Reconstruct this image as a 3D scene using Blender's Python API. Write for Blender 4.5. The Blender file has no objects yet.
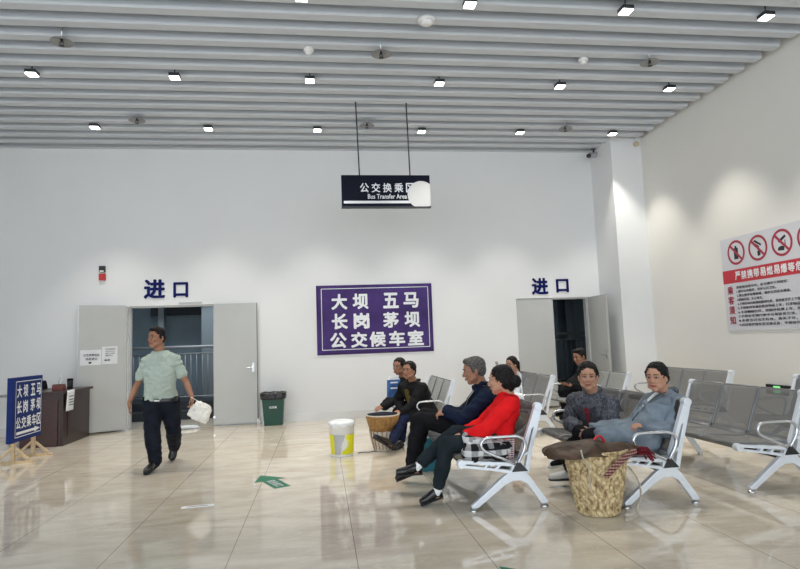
import bpy, bmesh, math, random
from mathutils import Vector, Matrix, noise
random.seed(7)
PI = math.pi
sc = bpy.context.scene
COL = sc.collection
V = Vector

# ------------------------------------------------------------------ camera
F = 590.0; CX, CY = 400.0, 284.5; CAMH = 1.4
dY = V((321-CX, 344-CY, F)).normalized()
up = dY.cross(V((1, -0.036, 0))).normalized()
if up.y > 0: up = -up
dX = dY.cross(up).normalized()
if dX.x < 0: dX = -dX
def at(px, py, Y):
    "the point of the place, at depth Y, that the photograph shows at a pixel"
    c = V((px-CX, py-CY, F))
    d = V((dX.dot(c), dY.dot(c), up.dot(c)))
    t = Y/d.y
    return V((d.x*t, Y, CAMH+d.z*t))
cam = bpy.data.objects.new('camera', bpy.data.cameras.new('camera'))
COL.objects.link(cam); sc.camera = cam
cam.data.sensor_fit = 'HORIZONTAL'; cam.data.sensor_width = 36; cam.data.lens = F*36/800
right = V((dX.x, dY.x, up.x)); down = V((dX.y, dY.y, up.y)); fwd = V((dX.z, dY.z, up.z))
m = Matrix((right, -down, -fwd)).transposed().to_4x4(); m.translation = V((0, 0, CAMH))
cam.matrix_world = m
cam.data.clip_end = 100

# ------------------------------------------------------------------ materials
def new_mat(name):
    m = bpy.data.materials.new(name); m.use_nodes = True
    nt = m.node_tree; b = nt.nodes['Principled BSDF']
    return m, nt, b
def N(nt, t, **k):
    n = nt.nodes.new(t)
    for a, v in k.items(): setattr(n, a, v)
    return n
def mat(name, col, rough=.5, metal=0, noise_scale=None, amt=.12, bump=0, bscale=200, emit=None, spec=None, stretch=None, sheen=0, coat=0):
    m, nt, b = new_mat(name)
    c = (*col, 1)
    b.inputs['Base Color'].default_value = c
    b.inputs['Roughness'].default_value = rough
    b.inputs['Metallic'].default_value = metal
    if spec is not None: b.inputs['Specular IOR Level'].default_value = spec
    if sheen: b.inputs['Sheen Weight'].default_value = sheen
    if coat: b.inputs['Coat Weight'].default_value = coat; b.inputs['Coat Roughness'].default_value = .08
    tc = N(nt, 'ShaderNodeTexCoord'); mp = N(nt, 'ShaderNodeMapping')
    nt.links.new(tc.outputs['Object'], mp.inputs[0])
    if stretch: mp.inputs['Scale'].default_value = stretch
    if noise_scale:
        n = N(nt, 'ShaderNodeTexNoise'); n.inputs['Scale'].default_value = noise_scale; n.inputs['Detail'].default_value = 4
        nt.links.new(mp.outputs[0], n.inputs['Vector'])
        r = N(nt, 'ShaderNodeValToRGB')
        r.color_ramp.elements[0].position = .3; r.color_ramp.elements[1].position = .7
        r.color_ramp.elements[0].color = (*[max(0, x*(1-amt)) for x in col], 1)
        r.color_ramp.elements[1].color = (*[min(1, x*(1+amt)) for x in col], 1)
        nt.links.new(n.outputs['Fac'], r.inputs[0]); nt.links.new(r.outputs[0], b.inputs['Base Color'])
    if bump:
        n = N(nt, 'ShaderNodeTexNoise'); n.inputs['Scale'].default_value = bscale; n.inputs['Detail'].default_value = 3
        nt.links.new(mp.outputs[0], n.inputs['Vector'])
        bp = N(nt, 'ShaderNodeBump'); bp.inputs['Strength'].default_value = bump; bp.inputs['Distance'].default_value = .01
        nt.links.new(n.outputs['Fac'], bp.inputs['Height']); nt.links.new(bp.outputs[0], b.inputs['Normal'])
    if emit:
        b.inputs['Emission Color'].default_value = (*emit[0], 1); b.inputs['Emission Strength'].default_value = emit[1]
    return m
def check_mat(name, c1, c2, scale, rough=.8, mix=.5, ax=(1, 1, 1)):
    m, nt, b = new_mat(name); b.inputs['Roughness'].default_value = rough
    tc = N(nt, 'ShaderNodeTexCoord')
    acc = None
    for k in range(3):
        w = N(nt, 'ShaderNodeTexWave', wave_type='BANDS', bands_direction='XYZ'[k]); w.inputs['Scale'].default_value = scale*ax[k]
        w.inputs['Distortion'].default_value = .8; w.inputs['Detail'].default_value = 1
        nt.links.new(tc.outputs['Object'], w.inputs['Vector'])
        r = N(nt, 'ShaderNodeValToRGB'); r.color_ramp.interpolation = 'CONSTANT'; r.color_ramp.elements[1].position = .55
        nt.links.new(w.outputs['Fac'], r.inputs[0])
        if acc is None: acc = r.outputs[0]
        else:
            mx = N(nt, 'ShaderNodeMix', data_type='RGBA'); mx.inputs[0].default_value = .5
            nt.links.new(acc, mx.inputs[6]); nt.links.new(r.outputs[0], mx.inputs[7]); acc = mx.outputs[2]
    r = N(nt, 'ShaderNodeValToRGB'); r.color_ramp.elements[0].color = (*c1, 1); r.color_ramp.elements[1].color = (*c2, 1)
    r.color_ramp.elements[0].position = .25; r.color_ramp.elements[1].position = .8
    nt.links.new(acc, r.inputs[0]); nt.links.new(r.outputs[0], b.inputs['Base Color'])
    return m

M = {}
M['wall'] = mat('white_plaster', (.82, .83, .835), .75, noise_scale=1.3, amt=.012, bump=.03, bscale=60)
M['wall_warm'] = mat('warm_white_plaster', (.79, .775, .735), .75, noise_scale=1.3, amt=.012, bump=.03, bscale=60)
M['skirting'] = mat('glossy_skirting_tile', (.75, .75, .74), .12, noise_scale=2, amt=.06)
M['slat'] = mat('ceiling_slat_grey', (.57, .605, .645), .5)
M['slab'] = mat('ceiling_slab_grey', (.34, .37, .40), .8)
M['door'] = mat('door_grey_paint', (.52, .53, .52), .45, noise_scale=3, amt=.02)
M['door_edge'] = mat('door_edge_dark', (.12, .08, .08), .5)
M['steel'] = mat('brushed_steel', (.62, .63, .64), .28, 1)
M['darkmetal'] = mat('dark_metal', (.05, .055, .06), .4, .6)
M['black'] = mat('black_plastic', (.012, .012, .014), .35)
M['black_rubber'] = mat('black_rubber', (.015, .015, .015), .7)
M['white'] = mat('white_plastic', (.8, .8, .79), .4)
M['cast'] = mat('cast_aluminium_silver_paint', (.70, .74, .79), .32, .25)
M['arm'] = mat('armrest_metal', (.60, .62, .65), .25, .8)
M['navyletter'] = mat('navy_letters', (.006, .010, .10), .5)
M['dish'] = mat('dull_sprinkler_plate', (.30, .30, .30), .4, .4)
M['whiteletter'] = mat('white_print', (.85, .87, .9), .6)
M['signblue'] = mat('sign_blue', (.012, .028, .15), .5, noise_scale=5, amt=.1)
M['signpurple'] = mat('banner_purple', (.070, .040, .170), .6, noise_scale=2.2, amt=.25, bump=.25, bscale=4)
M['signblack'] = mat('sign_black', (.006, .007, .018), .35)
M['paper'] = mat('paper', (.78, .8, .82), .8)
M['ink'] = mat('printed_ink', (.03, .03, .035), .8)
M['wood'] = mat('pale_pine', (.62, .46, .27), .6, noise_scale=14, amt=.15, stretch=(1, 8, 1))
M['desk'] = mat('dark_red_brown_wood', (.028, .010, .009), .3, noise_scale=8, amt=.25, stretch=(1, 1, 6))
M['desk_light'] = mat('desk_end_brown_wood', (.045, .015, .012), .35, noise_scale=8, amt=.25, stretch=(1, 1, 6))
M['bingreen'] = mat('bin_green_plastic', (.005, .062, .042), .45)
M['liner'] = mat('black_bin_liner', (.01, .01, .012), .25, bump=.6, bscale=40)
M['red'] = mat('red_plastic', (.5, .02, .025), .4)
M['signred'] = mat('sign_red', (.55, .03, .045), .5)
M['darkred'] = mat('sign_dark_red', (.38, .03, .06), .5)
M['signboard'] = mat('pale_grey_sign_sheet', (.66, .66, .70), .45)
M['bucket'] = mat('bucket_white_plastic', (.8, .81, .8), .35)
M['yellow'] = mat('bucket_yellow_label', (.75, .72, .01), .4)
M['silver'] = mat('bucket_silver_label', (.42, .43, .45), .35, .3)
M['clearfilm'] = mat('milky_liner_film', (.8, .82, .82), .25, bump=.5, bscale=30)
M['green'] = mat('floor_arrow_green', (.004, .17, .085), .5)
M['skin'] = mat('skin_tan', (.46, .25, .165), .55, noise_scale=25, amt=.08)
M['skin_d'] = mat('skin_tanned', (.35, .175, .11), .55, noise_scale=25, amt=.08)
M['skin_p'] = mat('skin_pale', (.52, .31, .22), .5, noise_scale=25, amt=.06)
M['lip'] = mat('lips', (.30, .085, .07), .5)
M['eyewhite'] = mat('eye_white', (.36, .33, .30), .3)
M['brow'] = mat('eyebrow_dark', (.025, .017, .013), .8)
M['hair'] = mat('black_hair', (.012, .010, .010), .4, noise_scale=60, amt=.4, bump=.5, bscale=120, stretch=(1, 1, .25))
M['hair_g'] = mat('greying_hair', (.10, .095, .09), .6, noise_scale=70, amt=.7, bump=.6, bscale=140)
M['tee'] = mat('pale_mint_jersey', (.41, .48, .425), .85, noise_scale=6, amt=.05, bump=.25, bscale=18)
M['navytr'] = mat('dark_navy_trousers', (.009, .012, .020), .75, noise_scale=10, amt=.3, bump=.35, bscale=16)
M['tealtr'] = mat('dark_slate_trousers', (.014, .021, .026), .8, noise_scale=10, amt=.2, bump=.35, bscale=16)
M['blacktr'] = mat('black_trousers', (.008, .008, .010), .8, noise_scale=10, amt=.3, bump=.35, bscale=16)
M['jeans'] = mat('dark_blue_denim', (.009, .014, .042), .8, noise_scale=12, amt=.2, bump=.3, bscale=18)
M['redj'] = mat('red_wool', (.72, .012, .015), .85, noise_scale=9, amt=.08, bump=.3, bscale=20)
M['navyj'] = mat('navy_jacket_cloth', (.007, .014, .036), .7, noise_scale=9, amt=.2, bump=.4, bscale=16)
M['blackj'] = mat('black_coat_cloth', (.010, .010, .011), .8, noise_scale=9, amt=.3, bump=.4, bscale=16)
M['olive'] = mat('olive_knit', (.09, .07, .02), .9, noise_scale=60, amt=.5, bump=.4, bscale=80)
M['denimj'] = mat('washed_blue_grey_jacket', (.185, .225, .265), .8, noise_scale=7, amt=.2, bump=.6, bscale=14)
M['tweed_d'] = mat('charcoal_tweed', (.045, .045, .055), .9, noise_scale=85, amt=.6, bump=.4, bscale=30)
M['denimc'] = mat('blue_grey_collar', (.115, .135, .15), .85, noise_scale=9, amt=.15)
M['tweed'] = mat('dark_grey_tweed', (.085, .088, .105), .9, noise_scale=85, amt=.75, bump=.5, bscale=30, stretch=(1, 1, .35))
M['whitecloth'] = mat('white_blouse', (.62, .66, .70), .8, noise_scale=9, amt=.06, bump=.3, bscale=18)
M['maroon'] = mat('maroon_knit', (.16, .02, .03), .9, noise_scale=40, amt=.4)
M['sock'] = mat('white_sock', (.75, .76, .76), .9)
M['shoe'] = mat('black_polished_leather', (.008, .008, .009), .18)
M['shoe_dull'] = mat('black_cloth_shoe', (.012, .012, .014), .7)
M['shoe_w'] = mat('white_canvas_shoe', (.62, .62, .60), .7)
M['buckle'] = mat('belt_buckle', (.6, .6, .58), .25, 1)
M['teal'] = mat('teal_bag_cloth', (.015, .16, .21), .6, noise_scale=6, amt=.15, bump=.2, bscale=12)
M['plastic_bag'] = mat('white_plastic_bag', (.82, .79, .72), .3, noise_scale=9, amt=.1, bump=.6, bscale=22)
M['leather'] = mat('brown_sacking', (.046, .021, .008), .5, noise_scale=10, amt=.6, bump=.6, bscale=26)
M['rope'] = mat('pale_strap', (.42, .38, .30), .7, noise_scale=40, amt=.2)
M['bluebag'] = mat('blue_printed_paper', (.04, .12, .33), .5, noise_scale=10, amt=.5)
M['rail'] = mat('railing_grey_steel', (.26, .27, .27), .4, .3)
M['corr'] = mat('corridor_blue_grey_paint', (.20, .255, .29), .7, noise_scale=2, amt=.08)
M['corr_light'] = mat('corridor_pillar_paint', (.15, .175, .185), .7)
M['corr_dark'] = mat('corridor_dark_beam', (.03, .035, .04), .7)
M['lamp'] = mat('downlight_lens', (.9, .9, .9), .4, emit=((1, .98, .93), 5))
M['exitgreen'] = mat('lit_green_sign', (.1, .6, .2), .4, emit=((.35, 1, .35), .3))
M['drum'] = mat('split_cane_brown', (.33, .17, .05), .55, noise_scale=30, amt=.3)
M['drumwhite'] = mat('pale_woven_cane', (.52, .48, .42), .6, noise_scale=30, amt=.2)
M['checked'] = check_mat('black_white_check', (.012, .012, .014), (.62, .62, .62), 3.2)
M['stripebag'] = check_mat('pink_black_pattern', (.03, .02, .025), (.75, .55, .52), 9, ax=(1, 1, 2))
M['strapstripe'] = check_mat('maroon_stripe_webbing', (.10, .02, .022), (.45, .28, .22), 14, ax=(1, 0, 1))
M['film'] = mat('crumpled_plastic_sheet', (.6, .64, .66), .2, bump=.8, bscale=20)
M['water'] = mat('clear_bottle', (.5, .55, .56), .15)

def straw_mat():
    m, nt, b = new_mat('woven_straw'); b.inputs['Roughness'].default_value = .65
    tc = N(nt, 'ShaderNodeTexCoord')
    n = N(nt, 'ShaderNodeTexNoise'); n.inputs['Scale'].default_value = 40; n.inputs['Detail'].default_value = 5
    mp = N(nt, 'ShaderNodeMapping'); mp.inputs['Scale'].default_value = (1, 1, .45); nt.links.new(tc.outputs['Object'], mp.inputs[0]); nt.links.new(mp.outputs[0], n.inputs['Vector'])
    r = N(nt, 'ShaderNodeValToRGB'); e = r.color_ramp.elements
    e[0].position = .33; e[0].color = (.20, .12, .045, 1); e[1].position = .62; e[1].color = (.66, .53, .30, 1)
    nt.links.new(n.outputs['Fac'], r.inputs[0]); nt.links.new(r.outputs[0], b.inputs['Base Color'])
    return m
M['straw'] = straw_mat()
for k in ('hair', 'hair_g', 'tee', 'navytr', 'tealtr', 'blacktr', 'jeans', 'redj', 'navyj', 'blackj', 'olive', 'denimj', 'denimc', 'tweed', 'whitecloth', 'maroon', 'brow', 'shoe_dull', 'signpurple', 'signblue', 'navyletter', 'signblack', 'checked', 'tweed_d'):
    M[k].node_tree.nodes['Principled BSDF'].inputs['Specular IOR Level'].default_value = .12
for k in ('skin', 'skin_d', 'skin_p'): M[k].node_tree.nodes['Principled BSDF'].inputs['Specular IOR Level'].default_value = .3

def floor_mat():
    m, nt, b = new_mat('polished_beige_marble')
    b.inputs['Roughness'].default_value = .05; b.inputs['IOR'].default_value = 1.6
    L = nt.links.new
    tc = N(nt, 'ShaderNodeTexCoord'); mp = N(nt, 'ShaderNodeMapping')
    mp.inputs['Scale'].default_value = (.9, 2.4, 1); mp.inputs['Rotation'].default_value = (0, 0, .35)
    L(tc.outputs['Object'], mp.inputs[0])
    n1 = N(nt, 'ShaderNodeTexNoise'); n1.inputs['Scale'].default_value = 1.6; n1.inputs['Detail'].default_value = 7; n1.inputs['Distortion'].default_value = 1.3
    L(mp.outputs[0], n1.inputs['Vector'])
    r1 = N(nt, 'ShaderNodeValToRGB'); e = r1.color_ramp.elements
    e[0].position = .32; e[0].color = (.55, .475, .375, 1); e[1].position = .70; e[1].color = (.71, .64, .53, 1)
    L(n1.outputs['Fac'], r1.inputs[0])
    # thin pale veins
    n2 = N(nt, 'ShaderNodeTexNoise'); n2.inputs['Scale'].default_value = 2.6; n2.inputs['Detail'].default_value = 5; n2.inputs['Distortion'].default_value = 2.2
    L(mp.outputs[0], n2.inputs['Vector'])
    r2 = N(nt, 'ShaderNodeValToRGB'); e = r2.color_ramp.elements
    e[0].position = .475; e[0].color = (0, 0, 0, 1); e[1].position = .5; e[1].color = (1, 1, 1, 1)
    k = r2.color_ramp.elements.new(.525); k.color = (0, 0, 0, 1)
    L(n2.outputs['Fac'], r2.inputs[0])
    mx = N(nt, 'ShaderNodeMix', data_type='RGBA'); mx.inputs[7].default_value = (.77, .73, .65, 1)
    mu = N(nt, 'ShaderNodeMath', operation='MULTIPLY'); mu.inputs[1].default_value = .4
    L(r2.outputs[0], mu.inputs[0]); L(mu.outputs[0], mx.inputs[0]); L(r1.outputs[0], mx.inputs[6])
    # joints between the slabs
    sp = N(nt, 'ShaderNodeSeparateXYZ'); L(tc.outputs['Object'], sp.inputs[0])
    def joint(sock, pitch, off, w):
        a = N(nt, 'ShaderNodeMath', operation='SUBTRACT'); a.inputs[1].default_value = off; L(sock, a.inputs[0])
        d = N(nt, 'ShaderNodeMath', operation='PINGPONG'); d.inputs[1].default_value = pitch/2; L(a.outputs[0], d.inputs[0])
        l = N(nt, 'ShaderNodeMath', operation='LESS_THAN'); l.inputs[1].default_value = w; L(d.outputs[0], l.inputs[0])
        return l.outputs[0]
    jx = joint(sp.outputs[0], .838, .2, .0024); jy = joint(sp.outputs[1], .838, .1, .0012)
    h = N(nt, 'ShaderNodeMath', operation='MULTIPLY'); h.inputs[1].default_value = .35; L(jy, h.inputs[0])
    ma = N(nt, 'ShaderNodeMath', operation='MAXIMUM'); L(jx, ma.inputs[0]); L(h.outputs[0], ma.inputs[1])
    m2 = N(nt, 'ShaderNodeMix', data_type='RGBA'); m2.inputs[7].default_value = (.22, .18, .14, 1)
    L(ma.outputs[0], m2.inputs[0]); L(mx.outputs[2], m2.inputs[6]); L(m2.outputs[2], b.inputs['Base Color'])
    # slabs not perfectly level
    n3 = N(nt, 'ShaderNodeTexNoise'); n3.inputs['Scale'].default_value = 1.2; L(tc.outputs['Object'], n3.inputs['Vector'])
    bp = N(nt, 'ShaderNodeBump'); bp.inputs['Strength'].default_value = .015; bp.inputs['Distance'].default_value = .01
    L(n3.outputs['Fac'], bp.inputs['Height']); L(bp.outputs[0], b.inputs['Normal'])
    return m
M['floor'] = floor_mat()

def perf_mat(name, col):
    "punched steel sheet: round holes through a grey sheet"
    m, nt, b = new_mat(name); L = nt.links.new
    b.inputs['Base Color'].default_value = (*col, 1); b.inputs['Metallic'].default_value = .45; b.inputs['Roughness'].default_value = .42
    tc = N(nt, 'ShaderNodeTexCoord'); sp = N(nt, 'ShaderNodeSeparateXYZ'); L(tc.outputs['Object'], sp.inputs[0])
    ln = N(nt, 'ShaderNodeMath', operation='ADD')   # length along the bent sheet
    L(sp.outputs[0], ln.inputs[0]); L(sp.outputs[2], ln.inputs[1])
    sq = []
    for s, p in ((sp.outputs[1], .008), (ln.outputs[0], .0095)):
        d = N(nt, 'ShaderNodeMath', operation='PINGPONG'); d.inputs[1].default_value = p/2; L(s, d.inputs[0])
        q = N(nt, 'ShaderNodeMath', operation='POWER'); q.inputs[1].default_value = 2; L(d.outputs[0], q.inputs[0]); sq.append(q.outputs[0])
    a = N(nt, 'ShaderNodeMath', operation='ADD'); L(sq[0], a.inputs[0]); L(sq[1], a.inputs[1])
    l = N(nt, 'ShaderNodeMath', operation='LESS_THAN'); l.inputs[1].default_value = .0019**2; L(a.outputs[0], l.inputs[0])
    tr = N(nt, 'ShaderNodeBsdfTransparent'); ms = N(nt, 'ShaderNodeMixShader')
    L(l.outputs[0], ms.inputs[0]); L(b.outputs[0], ms.inputs[1]); L(tr.outputs[0], ms.inputs[2])
    L(ms.outputs[0], nt.nodes['Material Output'].inputs[0])
    return m
M['perf'] = perf_mat('punched_grey_steel', (.20, .20, .195))
M['perf_dark'] = perf_mat('punched_dark_steel', (.045, .042, .040))
M['perf_light'] = perf_mat('punched_silver_steel', (.36, .37, .35))
M['hem'] = mat('sheet_steel_hem', (.22, .225, .23), .4, .5)

# ------------------------------------------------------------------ mesh helpers
def frame_of(d, hint=V((0, 0, 1))):
    d = d.normalized()
    if abs(d.dot(hint)) > .98: hint = V((1, 0, 0)) if abs(d.x) < .9 else V((0, 1, 0))
    a = d.cross(hint).normalized(); b = a.cross(d).normalized()
    return a, b
def box(bm, lo, hi, mi=0, R=None, T=None):
    vs = [V((x, y, z)) for x in (lo[0], hi[0]) for y in (lo[1], hi[1]) for z in (lo[2], hi[2])]
    if R is not None: vs = [R @ v for v in vs]
    if T is not None: vs = [v+T for v in vs]
    v = [bm.verts.new(p) for p in vs]
    for f in ((0, 1, 3, 2), (4, 6, 7, 5), (0, 4, 5, 1), (2, 3, 7, 6), (0, 2, 6, 4), (1, 5, 7, 3)):
        q = bm.faces.new([v[i] for i in f]); q.material_index = mi
def ringsurf(bm, rings, mi=0, capped=True, closed=False):
    vr = [[bm.verts.new(p) for p in r] for r in rings]
    n = len(vr[0]); k = len(vr)
    for i in range(k if closed else k-1):
        a, b = vr[i], vr[(i+1) % k]
        for j in range(n):
            f = bm.faces.new((a[j], a[(j+1) % n], b[(j+1) % n], b[j])); f.material_index = mi; f.smooth = True
    if capped and not closed:
        f = bm.faces.new(vr[0][::-1]); f.material_index = mi
        f = bm.faces.new(vr[-1]); f.material_index = mi
def cap(bm, p0, p1, r0, r1=None, n=14, mi=0):
    "tapered limb with round ends"
    p0, p1 = V(p0), V(p1); r1 = r0 if r1 is None else r1
    d = p1-p0; L = d.length or 1e-6; d = d/L; a, b = frame_of(d)
    rings = []
    def ring(c, r): rings.append([c+(a*math.cos(t)+b*math.sin(t))*r for t in [2*PI*j/n for j in range(n)]])
    for t in (-80, -55, -25): ring(p0+d*math.sin(math.radians(t))*r0, r0*math.cos(math.radians(t)))
    ring(p0, r0); ring(p1, r1)
    for t in (25, 55, 80): ring(p1+d*math.sin(math.radians(t))*r1, r1*math.cos(math.radians(t)))
    ringsurf(bm, rings, mi)
def ell(bm, c, r, R=None, n=16, mi=0):
    c = V(c); rings = []
    k = max(6, n//2)
    for i in range(1, k):
        t = PI*i/k; rr = math.sin(t); z = -math.cos(t)
        ring = []
        for j in range(n):
            p = V((rr*math.cos(2*PI*j/n)*r[0], rr*math.sin(2*PI*j/n)*r[1], z*r[2]))
            ring.append(c+(R @ p if R is not None else p))
        rings.append(ring)
    ringsurf(bm, rings, mi)
def cyl(bm, p0, p1, r0, r1=None, n=20, mi=0):
    p0, p1 = V(p0), V(p1); r1 = r0 if r1 is None else r1
    a, b = frame_of(p1-p0)
    ringsurf(bm, [[p+(a*math.cos(2*PI*j/n)+b*math.sin(2*PI*j/n))*r for j in range(n)] for p, r in ((p0, r0), (p1, r1))], mi)
def smooth_path(pts, k=6):
    pts = [V(p) for p in pts]; out = []
    for i in range(len(pts)-1):
        p0 = pts[max(i-1, 0)]; p1 = pts[i]; p2 = pts[i+1]; p3 = pts[min(i+2, len(pts)-1)]
        for s in range(k):
            t = s/k
            out.append(.5*((2*p1)+(p2-p0)*t+(2*p0-5*p1+4*p2-p3)*t*t+(3*p1-p0-3*p2+p3)*t**3))
    out.append(pts[-1]); return out
def tube(bm, pts, r, n=8, mi=0, flat=1.0, k=6, hint=V((0, 0, 1))):
    P = smooth_path(pts, k) if k > 1 else [V(p) for p in pts]
    rings = []
    for i, p in enumerate(P):
        d = (P[min(i+1, len(P)-1)]-P[max(i-1, 0)]); a, b = frame_of(d, hint)
        rr = r(i/(len(P)-1)) if callable(r) else r
        rings.append([p+a*math.cos(2*PI*j/n)*rr+b*math.sin(2*PI*j/n)*rr*flat for j in range(n)])
    ringsurf(bm, rings, mi)
def lathe(bm, prof, c=(0, 0, 0), n=32, mi=0, capped=True, fn=None):
    c = V(c); rings = []
    for (r, z) in prof:
        ring = []
        for j in range(n):
            t = 2*PI*j/n; rr = r+(fn(t, z) if fn else 0)
            ring.append(c+V((rr*math.cos(t), rr*math.sin(t), z)))
        rings.append(ring)
    ringsurf(bm, rings, mi, capped)
def prism(bm, pts, y0, y1, mi=0):
    "polygon in XZ, thick in Y"
    a = [bm.verts.new((p[0], y0, p[1])) for p in pts]; b = [bm.verts.new((p[0], y1, p[1])) for p in pts]
    n = len(pts)
    f = bm.faces.new(a); f.material_index = mi
    f = bm.faces.new(b[::-1]); f.material_index = mi
    for i in range(n):
        f = bm.faces.new((a[i], b[i], b[(i+1) % n], a[(i+1) % n])); f.material_index = mi
def bar2(bm, p, q, w0, w1, y0, y1, mi=0):
    d = V((q[0]-p[0], q[1]-p[1])); nrm = V((-d.y, d.x)).normalized()
    prism(bm, [(p[0]+nrm.x*w0/2, p[1]+nrm.y*w0/2), (q[0]+nrm.x*w1/2, q[1]+nrm.y*w1/2),
               (q[0]-nrm.x*w1/2, q[1]-nrm.y*w1/2), (p[0]-nrm.x*w0/2, p[1]-nrm.y*w0/2)], y0, y1, mi)
def loft(bm, rings, n=20, mi=0, p=2.4):
    "rings: (centre, lateral half vector, depth half vector)"
    out = []
    for c, A, B in rings:
        r = []
        for j in range(n):
            t = 2*PI*j/n; cs, sn = math.cos(t), math.sin(t)
            r.append(V(c)+V(A)*math.copysign(abs(cs)**(2/p), cs)+V(B)*math.copysign(abs(sn)**(2/p), sn))
        out.append(r)
    ringsurf(bm, out, mi)
def finish(name, me, mats, parent=None, smooth=None, auto=True, loc=None):
    if not isinstance(mats, (list, tuple)): mats = [mats]
    for x in mats: me.materials.append(x)
    o = bpy.data.objects.new(name, me); COL.objects.link(o)
    if smooth: 
        for p in me.polygons: p.use_smooth = True
    if parent is not None:
        o.parent = parent
    if loc is not None: o.location = loc
    return o
def build(name, bm, mats, parent=None, bevel=0, org=None, smooth=False, loc=None):
    "link a bmesh as one object; org: the world point that becomes its origin"
    bmesh.ops.recalc_face_normals(bm, faces=bm.faces[:])
    if bevel: bmesh.ops.bevel(bm, geom=[e for e in bm.edges if len(e.link_faces) == 2 and e.calc_face_angle(0) > .6], offset=bevel, segments=2, profile=.7, affect='EDGES')
    if org is not None: bmesh.ops.translate(bm, verts=bm.verts[:], vec=-V(org))
    me = bpy.data.meshes.new(name); bm.to_mesh(me); bm.free()
    return finish(name, me, mats, parent, smooth, loc=loc if loc is not None else (V(org) if (org is not None and parent is None) else None))
def remeshed(bm, voxel, smooth_n=4, disp=0, dscale=.12):
    bmesh.ops.recalc_face_normals(bm, faces=bm.faces[:])
    me = bpy.data.meshes.new('tmp'); bm.to_mesh(me); bm.free()
    o = bpy.data.objects.new('tmp', me); COL.objects.link(o)
    r = o.modifiers.new('r', 'REMESH'); r.mode = 'VOXEL'; r.voxel_size = voxel
    s = o.modifiers.new('s', 'SMOOTH'); s.factor = .5; s.iterations = smooth_n
    dg = bpy.context.evaluated_depsgraph_get()
    out = bpy.data.meshes.new_from_object(o.evaluated_get(dg))
    bpy.data.objects.remove(o); bpy.data.meshes.remove(me)
    if disp:
        nb = bmesh.new(); nb.from_mesh(out); nb.normal_update()
        for v in nb.verts:
            q = v.co/dscale
            a = 1-abs(noise.noise(V((q.x, q.y, q.z*1.7))))*2.2
            b = noise.noise(q*2.3)
            v.co += v.normal*disp*(a*.7+b*.5)
        nb.to_mesh(out); nb.free()
    for p in out.polygons: p.use_smooth = True
    return out
def tag(o, label=None, cat=None, group=None, kind=None):
    if label: o['label'] = label
    if cat: o['category'] = cat
    if group: o['group'] = group
    if kind: o['kind'] = kind
    return o
def empty(name, loc, rz=0):
    o = bpy.data.objects.new(name, None); COL.objects.link(o); o.location = loc; o.rotation_euler = (0, 0, rz)
    o.empty_display_size = .1; return o
def copy_tree(o, parent=None):
    c = o.copy(); COL.objects.link(c); c.parent = parent
    for ch in [x for x in COL.objects if x.parent == o]: copy_tree(ch, c)
    return c
def wallbox(name, boxes, m, bev=0):
    bm = bmesh.new()
    for lo, hi in boxes: box(bm, lo, hi)
    o = build(name, bm, m); tag(o, kind='structure'); return o

# ------------------------------------------------------------------ writing
_tcache = {}
def glyphs(s, bold):
    key = (s, bold)
    if key not in _tcache:
        c = bpy.data.curves.new('t', 'FONT'); c.body = s; c.resolution_u = 3
        o = bpy.data.objects.new('t', c); COL.objects.link(o)
        dg = bpy.context.evaluated_depsgraph_get()
        me = bpy.data.meshes.new_from_object(o.evaluated_get(dg))
        vs = [v.co.copy() for v in me.vertices]; fs = [list(p.vertices) for p in me.polygons]
        bpy.data.objects.remove(o); bpy.data.meshes.remove(me)
        offs = [(0, 0)]
        if bold: offs += [(bold*math.cos(t), bold*math.sin(t)) for t in [2*PI*i/8+.3 for i in range(8)]]
        V2 = []; F2 = []
        for k, (ox, oy) in enumerate(offs):
            b = len(V2); V2 += [V((v.x+ox, v.y+oy, k*.0006)) for v in vs]; F2 += [[b+i for i in f] for f in fs]
        _tcache[key] = (V2, F2)
    return _tcache[key]
def put_text(bm, s, org, u, v, n, w, h, bold=0, mi=0, lift=.002):
    "writes s in the box of width w and height h whose lower left corner is org"
    V2, F2 = glyphs(s, bold)
    x0 = min(p.x for p in V2); x1 = max(p.x for p in V2); y0 = min(p.y for p in V2); y1 = max(p.y for p in V2)
    u, v, n, org = V(u), V(v), V(n), V(org)
    vs = [bm.verts.new(org+u*((p.x-x0)/(x1-x0)*w)+v*((p.y-y0)/(y1-y0)*h)+n*(lift+p.z*.5)) for p in V2]
    for f in F2:
        try: q = bm.faces.new([vs[i] for i in f]); q.material_index = mi
        except ValueError: pass
def text_obj(name, items, u, v, n, m, parent=None, org=None, label=None, lift=.002):
    bm = bmesh.new()
    for (s, o, w, h, b) in items: put_text(bm, s, o, u, v, n, w, h, b, lift=lift)
    if org is not None: bmesh.ops.translate(bm, verts=bm.verts[:], vec=-V(org))
    me = bpy.data.meshes.new(name); bm.to_mesh(me); bm.free()
    ob = finish(name, me, m, parent)
    if parent is None and org is not None: ob.location = org
    return ob
UX, UY, UZ = V((1, 0, 0)), V((0, 1, 0)), V((0, 0, 1))

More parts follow.
